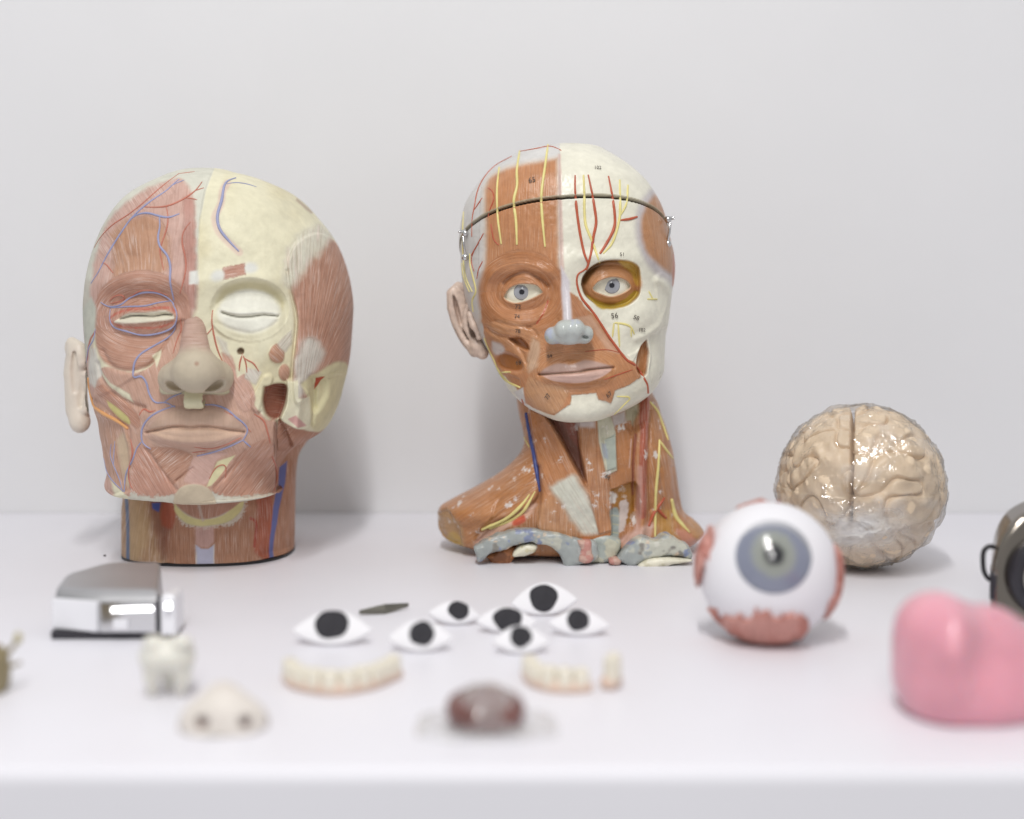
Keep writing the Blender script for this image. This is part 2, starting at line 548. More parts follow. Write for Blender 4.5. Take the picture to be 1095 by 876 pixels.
    def _region(self, sd, c, soft, wob, fib, amt, op, wscale, seed):
        if wob: sd = sd + wob * 2 * (fbm2(self.u * wscale, self.v * wscale, seed) - 0.5)
        m = sstep(soft, -soft, sd) * op * (self.facing > -0.45)
        if c is not None: self._put(m, c)
        k = m > 0.5 * op
        if fib is not None:
            self.fib[k] = fib(self.u, self.v)[k]
        if op >= 0.6 or fib is not None:
            self.amt = self.amt * (1 - m) + amt * m
    def line(self, pts, c, w, soft=0.6, op=1.0, wob=0.3):
        d = line_d(self.u, self.v, spline(pts, 2)) - w / 2
        if wob: d = d + wob * 2 * (fbm2(self.u * 0.3, self.v * 0.3, 5) - 0.5)
        self._put(sstep(soft, -soft, d) * op, c)
    def tint(self, c, mask): self._put(mask, c)
    def bvh(self):
        return BVHTree.FromPolygons(self.V.tolist(), self.faces.tolist())
    def build(self, name, mat, parent, keep=None, caps=True):
        f = self.faces if keep is None else self.faces[keep]
        Fa = [f] + ([self.cap0, self.cap1] if caps else [])
        if keep is None:
            V, A = self.V, dict(paint=self.col, fibre=self.fib, fibre_amount=self.amt)
        else:
            ids = np.unique(f); mp = np.full(len(self.V), -1); mp[ids] = np.arange(len(ids))
            V, A = self.V[ids], dict(paint=self.col[ids], fibre=self.fib[ids], fibre_amount=self.amt[ids])
            Fa = [mp[f]] + ([] if not caps else [[int(mp[i]) for i in cp] for cp in (self.cap0, self.cap1) if all(mp[i] >= 0 for i in cp)])
        return mesh_obj(name, V, Fa, mat, parent, attrs=A)

def along(deg):
    a = math.radians(deg); t = (math.cos(a), math.sin(a))
    return lambda u, v: np.stack([-t[1] * u + t[0] * v, t[0] * u + t[1] * v, 0 * u], -1)
def ring(cx, cy, asp=1.0):
    def f(u, v):
        dx, dy = u - cx, (v - cy) * asp
        return np.stack([np.hypot(dx, dy), np.arctan2(dy, dx) * 40, 0 * u], -1)
    return f
def fan(cx, cy, k=70.0):
    def f(u, v):
        return np.stack([np.arctan2(v - cy, u - cx) * k, np.hypot(u - cx, v - cy), 0 * u + 3], -1)
    return f

def drape(bvhs, pts, step=2.0, lift=0.0004, extra=None):
    """sheet polyline -> points lying on the modelled surface"""
    S2 = spline(pts, step)
    out = []
    o = Vector((0, 0, H))
    for px, py in S2[:, :2]:
        d = Vector(at(px, py, 1.0).tolist()) - o
        d.normalize()
        best = None
        for b in bvhs:
            loc, nor, i, dist = b.ray_cast(o, d)
            if loc is not None and (best is None or dist < best[1]): best = ((loc, nor), dist)
        if best is None: continue
        loc, nor = best[0]
        if nor.dot(d) > 0: nor = -nor
        out.append(np.array(loc + nor * lift))
    P = np.array(out)
    if len(P) > 4:
        for _ in range(2):
            Q = P.copy(); Q[1:-1] = 0.25 * P[:-2] + 0.5 * P[1:-1] + 0.25 * P[2:]; P = Q
    return P

def vessel(name, bvhs, pts, w, mat, parent, taper=(0.5, 0.5), sink=0.25):
    P = drape(bvhs, pts, lift=0.0001)
    if len(P) < 3: return None
    d = P[:, 1].mean()
    n = len(P); t = np.linspace(0, 1, n)
    r = S(w / 2, d) * 0.95 * np.minimum(1, np.minimum(taper[0] + (1 - taper[0]) * t / 0.3, taper[1] + (1 - taper[1]) * (1 - t) / 0.3))
    jit = 1 + 0.16 * (vn2(t * n * 0.3, 0 * t + len(name) + n, 3) - 0.5)
    return tube(name, P - np.array([0, -1, 0]) * 0 , r * jit, mat, parent, 8)
# ================================================================== materials
M_L = painted_mat('matte_painted_plaster', rough=0.55, spec=0.3, streak=lin('#e8d6cc'), freq=0.52, gain=1.3)
M_M = painted_mat('varnished_painted_plaster', rough=0.34, spec=0.5, streak=lin('#e4c8b2'), freq=0.5, gain=0.95, mott=0.07)
M_N = painted_mat('chipped_painted_plaster', rough=0.34, spec=0.5, streak=lin('#e6d2c4'), freq=0.45, gain=1.25, mott=0.08, flake=0.85)
M_ART_L = simple_mat('dull_red_paint', '#bd7562', 0.5); M_VEIN_L = simple_mat('dull_blue_paint', '#979bbd', 0.5)
M_ART = simple_mat('red_vessel_paint', '#b4583c', 0.35); M_VEIN = simple_mat('blue_vessel_paint', '#3d4a86', 0.35, noise=0.2)
M_NERVE = simple_mat('yellow_nerve_paint', '#e0d48c', 0.4, noise=0.12)
M_ORANGE = simple_mat('orange_duct_paint', '#d8a068', 0.5)
M_EAR = simple_mat('beige_skin_paint', '#d8cec0', 0.42, noise=0.05, bump=0.15)
M_EAR2 = simple_mat('speckled_pink_skin_paint', '#c8b3a4', 0.38, noise=0.2, scale=220, bump=0.3)
M_BONE = simple_mat('ivory_bone_paint', '#e6e2cc', 0.4, noise=0.05, bump=0.15)
M_CREAM = simple_mat('cream_bone_paint', '#dcd6b4', 0.5, noise=0.05, bump=0.2)
M_NOSE = simple_mat('beige_nose_paint', '#b9ab92', 0.48, noise=0.06, bump=0.2)
M_CART = simple_mat('blue_grey_cartilage_paint', '#b4b9b4', 0.25, noise=0.14, scale=90, bump=0.25)
M_STEEL = simple_mat('polished_steel', '#d0d0d0', 0.18, metal=1.0, noise=0.03)
M_BLACK = simple_mat('black_plastic', '#1d1b1e', 0.4, noise=0.05)

# ================================================================== setting
M_WALL = simple_mat('white_wall_paint', '#dfdfe1', 0.85, spec=0.15, noise=0.012, scale=6, bump=0.06, bscale=320)
M_TABLE = simple_mat('white_laminate', '#e5e4ea', 0.42, spec=0.35, noise=0.012, scale=9, bump=0.03, bscale=500)
WALL_D = 1.404
FRONT_D = 0.655
V = np.array([(-3, WALL_D, -0.4), (3, WALL_D, -0.4), (3, WALL_D, 2.4), (-3, WALL_D, 2.4)])
tag(mesh_obj('wall', V, [np.array([[0, 1, 2, 3]])], M_WALL, smooth=False), None, kind='structure')
prof = [(WALL_D - 0.001, 0.0)]
rb = 0.006
for a in np.linspace(0, math.pi / 2, 8):
    prof.append((FRONT_D + rb - rb * math.sin(a), -rb + rb * math.cos(a)))
prof += [(FRONT_D, -0.34), (WALL_D - 0.001, -0.34)]
V = np.array([(x, y, z) for x in (-2.4, 2.4) for y, z in prof]); n = len(prof)
fs = np.array([[i, (i + 1) % n, n + (i + 1) % n, n + i] for i in range(n)])
tag(mesh_obj('table', V, [fs, list(range(n))[::-1], list(range(n, 2 * n))], M_TABLE, smooth=False), None, kind='structure')

# ================================================================== large model head, left
base = gnd(224, 600); base[1] = 1.19
LH = thing('anatomical_head_model', 'large anatomical head with closed eyes and straight cut neck, half muscle, half bare skull', 'anatomical model', (base[0], 1.19, 0))
rows = [(181, 222, 226, 1.186, 1.19, 1.195, 1.19), (182, 205, 241, 1.165, 1.19, 1.215, 1.19), (185, 189.5, 253, 1.150, 1.19, 1.235, 1.19),
        (190, 170, 275, 1.135, 1.19, 1.25, 1.19), (197, 152, 293.5, 1.121, 1.19, 1.265, 1.19), (206, 137, 311.5, 1.110, 1.19, 1.28, 1.19),
        (218, 124.5, 327, 1.101, 1.19, 1.292, 1.19), (234, 113.5, 341.5, 1.093, 1.19, 1.30, 1.19), (252, 104.5, 355.5, 1.088, 1.19, 1.306, 1.19),
        (270, 98, 365, 1.085, 1.19, 1.308, 1.19), (289, 93, 371.5, 1.083, 1.19, 1.31, 1.19), (309, 90, 376, 1.082, 1.19, 1.31, 1.19),
        (329, 88.5, 378, 1.083, 1.19, 1.31, 1.19), (347, 89, 377, 1.083, 1.19, 1.31, 1.19), (375, 91.5, 375, 1.082, 1.19, 1.305, 1.19),
        (397, 94, 371.5, 1.081, 1.19, 1.30, 1.19), (411, 95.5, 368, 1.080, 1.19, 1.30, 1.19), (431, 98.5, 362.5, 1.079, 1.19, 1.295, 1.19),
        (448, 103, 355, 1.079, 1.185, 1.29, 1.185), (461, 105.5, 346, 1.079, 1.18, 1.28, 1.18), (470, 107.5, 332, 1.079, 1.175, 1.27, 1.175),
        (480, 109, 315, 1.08, 1.17, 1.26, 1.17), (490, 110.5, 305, 1.08, 1.165, 1.25, 1.165), (501, 113, 299, 1.081, 1.16, 1.24, 1.16),
        (514, 117, 297, 1.083, 1.155, 1.23, 1.155), (522, 121, 295.5, 1.084, 1.15, 1.22, 1.145), (529, 125, 293, 1.085, 1.15, 1.21, 1.115),
        (533, 131, 290, 1.086, 1.15, 1.2, 1.10), (536, 142, 284, 1.088, 1.148, 1.19, 1.092), (538, 160, 272, 1.094, 1.145, 1.18, 1.088), (539, 195, 240, 1.115, 1.14, 1.16, 1.088)]
L = Loft(rows, 400, 560, 110, nf=2.45, nb=2.0, power=1.45, trim=28)
u, v = L.u, L.v
# relief
L.gauss((150, 303), (46, 13), 6); L.gauss((266, 300), (46, 12), 6)
L.dome((155, 337), (50, 44), -7, p=1.0); L.dome((154, 339), (42, 22), 9)
L.dome((267, 331), (42, 34), -10, p=0.7); L.dome((266, 339), (40, 27), 12, p=0.9)
L.gauss((208, 335), (20, 30), 4)
L.gauss((130, 392), (38, 30), 6); L.gauss((287, 372), (20, 26), 8)
L.gauss((208, 395), (34, 42), 9)
L.gauss((210, 462), (62, 36), 9); L.gauss((208, 522), (40, 20), 6)
L.dome((210, 449), (57, 16), 5.5); L.dome((210, 466), (50, 12), 6.0); L.gauss((210, 484), (45, 7), -3.5)
slitL = [(158, 462), (170, 459.5), (188, 455.5), (200, 455), (208, 456), (218, 455), (228, 455.5), (246, 459), (261, 461.5)]
L.groove(slitL, 3.4, 1.5)
L.plate([(209, 430), (209, 400), (214, 400), (214, 430)], -1, 4)
eyeslitL = [(130, 341), (140, 338), (152, 337.6), (165, 338.4), (176, 336.4), (185, 337)]
L.groove(eyeslitL, 3.2, 1.3)
L.ridge([(124, 345), (140, 335), (155, 333.5), (178, 332.5), (188, 337)], 1.8, 2.2); L.ridge([(126, 344), (142, 345), (160, 343.5), (186, 341)], 1.8, 2.2)
eyeslitR = [(237, 334), (247, 337.4), (258, 339.2), (270, 338.6), (282, 336.8), (297, 338)]
L.groove(eyeslitR, 3.0, 1.4); L.ridge([(238, 332), (255, 334.6), (270, 334), (285, 333.6), (297, 336)], 1.6, 1.8)
L.groove([(232, 345), (248, 352), (270, 356), (288, 350), (296, 344)], 1.0, 2.0)
# left half lies a layer higher
halfL = sm([(229, 178), (219, 205), (214, 235), (212, 270), (211, 330), (206, 345), (190, 345), (150, 400), (80, 420), (60, 300), (90, 190), (160, 160)])
L.plate(halfL, 1.6, 1.0)
# temple muscle and its raised edge
temple = sm([(312, 268), (320, 258), (340, 250), (362, 262), (390, 300), (395, 360), (385, 400), (360, 400), (338, 410), (326, 425), (316, 430), (313, 412), (314, 385), (317, 360), (318, 340), (313, 318), (309, 300), (308, 282)])
L.plate(temple, 4.5, 1.6)
L.groove([(308, 290), (313, 318), (317, 342), (315, 372), (312, 405)], 2.5, 2.0)
# bone edge, cavities and ramus stump on the right
L.plate(sm([(283, 414), (296, 411), (306, 413), (306, 426), (302, 441), (296, 450), (285, 445), (281, 430)]), -15, 1.6)
L.plate(sm([(299, 448), (310, 470), (316, 500), (330, 540), (310, 545), (297, 530), (295, 480), (294, 455)]), -13, 2.0)
L.plate(sm([(307, 406), (318, 408), (332, 425), (332, 452), (316, 458), (300, 447), (306, 432)]), 6.5, 1.5)
L.plate(sm([(331, 402), (345, 404), (349, 420), (338, 440), (331, 430)]), -7, 4)
L.dome((352, 425), (15, 28), 5); L.ridge([(320, 408), (321, 425), (317, 455)], 2.6, 3.0); L.groove([(335, 404), (337, 425), (334, 452)], 3.0, 2.5); L.groove([(344, 404), (356, 398), (366, 392)], 2.0, 2.0)
L.dome((296, 379), (9, 11), 2.5); L.dome((304, 398), (7, 9), 3)
L.oval_hole = L.dome((257.5, 375.7), (4.2, 3.8), -4)
L.plate(sm([(269, 425), (283, 402), (292, 405), (282, 430), (279, 440), (270, 437)]), 3, 1.5)
L.groove([(283, 414), (281, 430), (278, 440)], 2, 1.5)
# cheek folds of the left side
L.groove([(108, 388), (112, 405), (124, 420), (140, 431), (155, 436)], 3.0, 2.6)
L.groove([(112, 375), (125, 392), (145, 396), (165, 388), (177, 374)], 1.8, 2.5)
L.groove([(100, 425), (112, 436), (128, 450), (138, 460), (139, 500)], 2.5, 2.5)
L.groove([(157, 480), (175, 505), (190, 522)], 1.5, 2.0); L.groove([(262, 482), (245, 505), (230, 520)], 1.2, 2.0)
L.groove([(190, 513), (200, 505), (207, 500)], 1.5, 1.6)
L.plate([(136, 475), (139, 525), (90, 540), (90, 440), (130, 455)], -3.5, 2.0)
L.ridge([(250, 190), (240, 198), (236, 215), (232, 232), (234, 245), (245, 258), (256, 269)], -0.8, 4.0)
L.disp += 0.00035 * (fbm2(u * 0.16, v * 0.16, 9) - 0.5) * 2
L.plate(sm([(189, 527), (196, 519), (208, 516), (220, 518), (228, 526), (229, 545), (188, 545)]), 1.2, 1.0)
# paint
L.tone = (1.09, 1.22, 1.35)
SK, MU, MU2, GAL = '#dad5ba', '#b78b76', '#ac7b64', '#cccbbd'
L.base(SK)
L.fill([(60, 140), (229, 160), (229, 181), (220, 205), (214, 235), (212, 262), (211, 330), (200, 350), (100, 350), (60, 350)], GAL, 0.6, 0.3)
L.tint('#cfc39a', 0.45 * sstep(0.45, 0.75, fbm2(u * 0.02, v * 0.02, 4)) * (u > 213))
L.fill([(60, 330), (97, 330), (101, 350), (104, 420), (112, 500), (125, 545), (60, 545)], '#b98f7c', 2, 1, fib=along(88), amt=0.7)
L.fill([(60, 300), (100, 300), (98, 345), (60, 350)], '#c3beb0', 3, 1)
front = sm([(104, 272), (112, 246), (125, 228), (143, 211), (165, 199), (188, 192), (200, 196), (207, 212), (210, 235), (210, 262), (210, 335), (190, 338), (108, 330), (100, 300)])
L.fill(front, '#bf9684', 3.0, 2.0, fib=along(96), amt=0.8)
L.fill(sm([(120, 252), (135, 238), (160, 232), (176, 240), (182, 270), (176, 292), (150, 293), (125, 297)]), '#b1805f', 5, 3, fib=fan(165, 420, 90), amt=0.95, op=0.8)
L.fill([(104, 272), (112, 246), (125, 228), (143, 211), (165, 199), (180, 194), (188, 206), (165, 218), (145, 232), (125, 252), (112, 282)], None, 1, 0, fib=along(58), amt=1.0)
L.fill([(197, 212), (208, 214), (211, 330), (198, 330)], '#a97464', 3, 1.0, fib=along(90), amt=0.7, op=0.75)
L.fill([(203.5, 290), (213, 289), (213, 304), (204, 304)], '#d6d6cf', 1.2, 1.0)
# orbicular ring and cheek
L.oval((154, 338), (53, 49), '#b3836d', 1.2, 1.0, fib=ring(154, 339, 1.3), amt=0.95)
L.oval((153, 318), (44, 25), '#ab775e', 7, 0.5, fib=ring(154, 339, 1.3), amt=0.95, op=0.7)
L.fill(sm([(102, 340), (110, 352), (150, 360), (185, 354), (182, 372), (168, 386), (150, 396), (128, 394), (112, 384), (104, 365)]), '#b08068', 2, 1, fib=ring(154, 325, 1.2), amt=0.9)
lowface = sm([(108, 396), (118, 392), (145, 398), (166, 388), (190, 352), (198, 372), (180, 392), (174, 405), (174, 420), (196, 421), (222, 421), (246, 420), (252, 398), (238, 374), (240, 372), (252, 392), (262, 415), (272, 432), (285, 448), (296, 456), (297, 528), (290, 536), (208, 541), (140, 532), (110, 500), (100, 440)])
L.fill(lowface, '#bb9079', 0.8, 0.6, fib=along(70), amt=0.7)
L.fill(sm([(112, 410), (122, 420), (142, 435), (152, 450), (148, 458), (130, 442), (112, 428), (104, 416)]), '#ac7a62', 1, 0.8, fib=along(42), amt=0.9)
L.fill(sm([(103, 432), (118, 442), (136, 458), (138, 480), (136, 526), (112, 506), (106, 470)]), '#b4886f', 1, 0.8, fib=along(80), amt=0.8)
L.fill(sm([(124, 470), (132, 462), (137, 478), (137, 520), (130, 510), (125, 490)]), '#c6b69a', 3, 2, op=0.7)
L.fill([(108, 393), (113, 398), (121, 409), (140, 421), (144, 431), (131, 424), (117, 411)], SK, 0.8, 0.5)
L.fill(sm([(115, 428), (124, 434), (138, 446), (140, 454), (130, 449), (119, 438)]), '#c8be80', 0.8, 0.5)
L.fill([(165, 380), (174, 373), (172, 386), (169.5, 394)], SK, 0.6, 0.3)
L.fill([(98, 372), (105, 372), (112, 398), (104, 414), (97, 408)], '#c9c6bc', 2, 1.0, fib=along(80), amt=0.8)
L.fill([(86, 335), (99, 318), (104, 330), (103, 360), (98, 380), (90, 385)], '#bfc0b2', 2, 0.6)
L.line([(88, 340), (91, 372), (95, 405)], '#a8604e', 1.6); L.line([(103, 355), (98, 365), (95.5, 385)], '#a8604e', 2)
# lips
L.oval((210, 458), (57, 25), '#bd9680', 2.0, 0.8, fib=ring(210, 459, 2.3), amt=0.6)
L.fill(sm([(159, 461), (168, 450), (182, 440), (196, 436.5), (209, 438.5), (222, 436), (240, 440), (254, 450), (262, 461), (246, 458.5), (228, 455.5), (208, 456), (188, 455.5), (172, 459)]), '#bb977f', 1.5, 0.4, fib=along(90), amt=0.25)
L.fill(sm([(160, 461.8), (172, 459.8), (188, 456), (208, 457), (228, 456), (246, 459.5), (261, 461.8), (245, 467), (228, 470), (210, 471), (190, 469.5), (172, 465)]), '#d3b49d', 1.0, 0.3, fib=along(90), amt=0.2)
# chin muscles
L.fill(sm([(158, 478), (185, 478), (206, 486), (206, 500), (192, 512), (184, 518), (170, 498)]), '#b08067', 0.8, 0.6, fib=along(-38), amt=1.0)
L.fill(sm([(142, 495), (150, 476), (158, 480), (172, 500), (188, 520), (186, 530), (140, 530)]), '#b9866f', 1.5, 0.8, fib=along(60), amt=1.0)
L.fill(sm([(255, 487), (272, 474), (290, 470), (297, 500), (292, 528), (240, 532), (228, 520), (240, 503)]), '#b5846c', 1, 0.8, fib=along(-52), amt=1.0)
L.fill(sm([(208, 488), (230, 484), (245, 484), (232, 492), (222, 516), (200, 514), (200, 508)]), '#c49a88', 1.5, 0.6, fib=along(40), amt=0.5)
L.fill([(222, 519), (233, 492), (252, 486), (246, 493), (238, 505), (227, 518)], '#d8d2a8', 0.8, 0.5)
for x0, x1 in ((140, 189), (228, 292)):
    L.fill([(x0, 524), (x0 + 8, 529), ((x0 + x1) / 2, 531), (x1, 527), (x1, 545), (x0 - 6, 545)], '#ccc9ba', 2.0, 3.0, wscale=0.5, fib=along(90), amt=0.3)
L.fill(sm([(189, 527), (196, 519), (208, 516), (220, 518), (228, 526), (229, 545), (188, 545)]), '#c6b8a0', 0.6, 0.2)
# eyes
L.fill(sm([(123, 345), (132, 338.5), (142, 334.5), (160, 334), (178, 332), (187, 337), (187, 341), (170, 343.5), (150, 345.4), (134, 346)]), '#d9d3c0', 0.8, 0.4)
for pts, w in ((eyeslitL, 1.1),): L.line(pts, '#8d8474', w)
L.line([(118, 340), (128, 334), (142, 331), (160, 330), (180, 329), (189, 333)], '#b2614c', 2.4, wob=0.8)
L.line([(120, 344), (132, 349.5), (150, 350.5), (170, 350), (186, 345)], '#b2614c', 2.0, wob=0.8)
L.fill(sm([(231, 322), (240, 308), (262, 301), (286, 304), (302, 318), (303, 330), (296, 332), (284, 316), (266, 310), (250, 314), (240, 328), (236, 336)]), '#bdb48c', 3.5, 1.0, op=0.75)
L.oval((266, 333), (33, 23), '#e4e3d6', 3.0, 0.8)
L.line(eyeslitR, '#a09a86', 1.2, op=0.8)
# right side details
L.fill([(238, 286), (262, 281.5), (264, 294), (240, 299)], '#a97863', 0.7, 1.2, wscale=0.6, fib=along(-11), amt=0.9)
L.oval((234, 295), (8, 6), '#cfcfc8', 3, 1.0, rot=-10); L.oval((268, 286.5), (8, 6), '#cfcfc8', 3, 1.0)
L.fill([(240, 288.5), (261, 283), (263, 293), (242, 297.5)], '#a97863', 0.7, 1.2, wscale=0.6, fib=along(-11), amt=0.9)
L.fill(temple, '#b08068', 2.0, 0.8, fib=fan(322, 440, 110), amt=1.0)
L.fill(sm([(303, 300), (305, 272), (318, 252), (340, 240), (356, 252), (344, 268), (330, 284), (314, 304), (309, 308)]), '#cfccbb', 6, 3, fib=fan(322, 440, 110), amt=0.9)
L.fill(sm([(315, 384), (322, 366), (333, 360), (345, 374), (344, 384), (334, 398), (326, 414), (318, 426), (314, 410)]), '#cac5ba', 5, 3, fib=fan(320, 450, 120), amt=1.0)
L.fill(sm([(322, 410), (332, 402), (346, 394), (360, 386), (372, 392), (368, 420), (360, 445), (345, 462), (332, 455), (330, 430)]), '#d3cca6', 2, 1.5)
L.fill([(306, 408), (318, 406), (318, 450), (302, 446), (307, 430)], SK, 1, 0.5)
L.fill([(316, 424), (331, 424), (331, 452), (315, 457), (303, 447)], '#d9d4bb', 1, 0.4)
L.fill([(307, 447), (316, 443), (327, 454), (318, 456)], '#bf8f82', 0.6, 0.3)
L.fill(sm([(283, 414), (296, 411), (306, 413), (306, 426), (302, 441), (296, 450), (285, 445), (281, 430)]), '#9a5f4a', 0.8, 0.5, fib=along(8), amt=0.6)
L.fill(sm([(298, 448), (318, 458), (340, 462), (348, 458), (330, 478), (316, 496), (318, 545), (297, 540), (296, 470)]), '#a5735a', 1, 0.6, fib=along(-50), amt=0.7)
L.fill([(338, 404), (347, 402), (341, 412), (337, 418)], '#a8482e', 0.7, 0.3)
L.fill(sm([(288, 378), (292, 370), (298, 367), (304, 374), (303, 386), (296, 388), (290, 385)]), '#b08064', 0.8, 0.5, fib=along(50), amt=0.9)
L.fill([(297, 368), (303, 360), (312, 352), (312, 368), (305, 377)], '#ccc8b8', 1.5, 1.5, fib=along(-50), amt=0.9)
L.oval((304, 398), (6, 9), '#b5866c', 0.8, 0.4, fib=along(60), amt=0.8)
L.oval((257.5, 375.7), (4, 3.6), '#7d6a55', 0.7, 0.2)
L.fill(sm([(237, 376), (248, 380), (254, 396), (262, 400), (272, 418), (272, 432), (262, 440), (250, 425), (244, 408)]), '#bd917c', 1.2, 1.0, fib=along(58), amt=0.9)
L.fill([(233, 360), (243, 366), (248, 384), (238, 376)], '#cdc9bb', 2, 1.5, fib=along(60), amt=0.6)
L.fill([(263, 392), (279, 398), (274, 412), (262, 404)], '#d0cbbf', 1.5, 2, fib=along(60), amt=1.0)
L.fill([(252, 393), (262, 399), (254, 404)], SK, 0.8, 0.3)
L.line([(243, 196), (238, 205), (236, 218), (230, 232), (233, 246), (243, 258), (256, 270)], '#c79f90', 8, 1.5, 0.55)
L.line([(318, 214), (327, 222), (333, 227)], '#a08a78', 3, 1.2, 0.7)

L.apply()
L.build('face_and_skull', M_L, LH)
bL = L.bvh()

# neck of the large head
NL = Loft([(462, 150, 338, 1.165, 1.215, 1.27, 1.215), (475, 148, 326, 1.16, 1.21, 1.27, 1.21), (490, 145, 318, 1.158, 1.205, 1.27, 1.205), (505, 140, 316, 1.155, 1.20, 1.27, 1.20), (520, 136, 315, 1.148, 1.20, 1.28, 1.20), (545, 134, 314.5, 1.142, 1.20, 1.28, 1.20), (575, 134.5, 314, 1.138, 1.20, 1.28, 1.20),
           (590, 135, 313.5, 1.136, 1.20, 1.28, 1.20), (594.0, 136, 313, 1.136, 1.20, 1.28, 1.20)], 150, 330, 50, nf=2.5, trim=500)
zb = NL.V[:, 2].min()
NL.groove([(172, 530), (178, 560), (180, 590), (178, 612)], 4.0, 6); NL.groove([(266, 548), (270, 575), (270, 612)], 2.0, 5)
NL.gauss((210, 560), (16, 60), 4); NL.gauss((152, 560), (12, 60), 4)
NL.disp -= 0.010 * sstep(268, 292, NL.u) * sstep(556, 600, NL.v)
NL.tone = (1.06, 1.12, 1.20)
NL.base('#a8785c', 0.9); NL.fib = along(90)(NL.u, NL.v)
NL.fill([(128, 500), (175, 500), (172, 540), (178, 615), (128, 615)], '#a88463', 3, 2, fib=fan(175, 420, 130), amt=1.0)
NL.fill([(140, 520), (158, 520), (160, 575), (145, 612), (136, 600)], '#b89c74', 5, 3, op=0.6)
NL.fill(sm([(160, 530), (180, 535), (180, 575), (174, 600), (166, 575)]), '#7e5040', 4, 2, op=0.75)
NL.fill(sm([(172, 536), (186, 536), (188, 556), (182, 566), (172, 560)]), '#a2543c', 2, 1.5, op=0.8)
NL.fill([(163, 538), (170.5, 538), (169.5, 548), (164, 544)], '#4f5fa0', 0.8, 0.6)
NL.fill([(275, 530), (292, 525), (291, 605), (286, 605), (272, 590), (276, 560)], '#a55840', 2.5, 2, fib=along(88), amt=0.5, op=0.85)
NL.line([(268, 555), (274, 560), (272, 585)], '#a04a38', 3, 1)
NL.fill([(299, 500), (307, 493), (305, 515), (298, 545), (293, 580), (291.5, 615), (287, 615), (288.5, 580), (292, 545)], '#6a70a2', 0.8, 0.5)
NL.line([(135, 525), (137, 560), (137, 612)], '#5f708c', 4, 1.2)
NL.fill([(211, 540), (229, 540), (229, 580), (223, 586), (215, 585), (210, 580)], '#bd9588', 1.5, 0.8, fib=along(90), amt=0.4)
NL.fill([(210.5, 582), (216, 586), (223, 586.5), (229, 582), (229, 620), (211, 620)], '#bcbcd0', 0.8, 0.6)
NL.line([(210, 582), (211, 612)], '#d8d0c8', 1.0); NL.line([(229, 582), (229, 612)], '#d8d0c8', 1.0)
NL.fill(sm([(185, 530), (192, 556), (206, 563), (236, 563), (256, 556), (264, 536), (264, 525)]), '#d3c9bb', 2, 4, wscale=0.7, fib=along(90), amt=0.9)
NL.fill(sm([(186, 535), (188, 548), (200, 559), (220, 562), (244, 558), (258, 546), (261, 536), (258, 532), (240, 550), (220, 555), (204, 552), (192, 544)]), '#d8cf98', 1.0, 0.5)
NL.fill(sm([(184, 530), (190, 541), (202, 550), (219, 555), (238, 550), (256, 538), (262, 530), (220, 520)]), '#b68873', 1, 0.5, fib=fan(218, 640, 90), amt=0.6)
NL.line([(212, 532), (215, 545), (218, 556)], '#cdbdb4', 2.2, 1.0)
NL.apply()
NL.V[:, 2] = np.maximum(NL.V[:, 2], 0.0025)
NL.V[:, 2] = 0.0025 + (NL.V[:, 2] - 0.0025)
lo = NL.V[:, 2] < zb + 0.0008
NL.V[lo, 2] = 0.0025
neckL = NL.build('neck', M_L, LH)
bN = NL.bvh()
# dark felt under the neck
Vf = NL.V.reshape(NL.nr, NL.nc, 3)[-3].copy(); c0 = Vf.mean(0)
Vf[:, :2] = c0[:2] + (Vf[:, :2] - c0[:2]) * 1.008
Vt, Vb = Vf.copy(), Vf.copy(); Vt[:, 2] = 0.0024; Vb[:, 2] = 0.0003
n = len(Vf)
mesh_obj('base_felt', np.vstack([Vt, Vb]), [grid_faces(2, n), list(range(n))[::-1], list(range(n, 2 * n))], M_BLACK, LH, smooth=False)

# nose of the large head
def q(px, py, d): return at(px, py, d)
nose_items = [('+', chain_sd([q(208, 345, 1.083), q(208, 368, 1.068), q(209, 394, 1.046)], [0.0075, 0.0105, 0.0135]), 0),
              ('+', e_sd(q(209, 400, 1.048), (0.0155, 0.016, 0.0125)), 0.012),
              ('+', e_sd(q(189, 403, 1.065), (0.0105, 0.018, 0.0125)), 0.010), ('+', e_sd(q(229, 402, 1.065), (0.0105, 0.018, 0.0125)), 0.010),
              ('+', e_sd(q(181, 405, 1.074), (0.008, 0.014, 0.0105)), 0.006), ('+', e_sd(q(238, 404, 1.074), (0.008, 0.014, 0.0105)), 0.006),
              ('-', e_sd(q(189, 413, 1.052), (0.0088, 0.010, 0.0042), rotm(0, 12, 0)), 0.003), ('-', e_sd(q(228, 412, 1.052), (0.0088, 0.010, 0.0042), rotm(0, -12, 0)), 0.003)]
Vn, Qn = sdf_mesh(blend(nose_items), q(140, 445, 1.012), q(285, 318, 1.115), 0.0016, 1)
un, vn_ = proj(Vn)
cn = np.tile(lin('#c0b49f'), (len(Vn), 1)); tb = sstep(378, 364, vn_ - 0.25 * np.abs(un - 208))[:, None]
cn = cn * (1 - tb) + lin('#b99c8e') * tb
mk = sstep(3.2, 1.6, np.hypot(un - 210.3, vn_ - 389))[:, None]; cn = cn * (1 - 0.6 * mk) + lin('#9a6a55') * 0.6 * mk
mesh_obj('nose', Vn, [Qn], M_L, LH, attrs=dict(paint=cn, fibre=along(0)(un, vn_), fibre_amount=0.8 * tb[:, 0]))
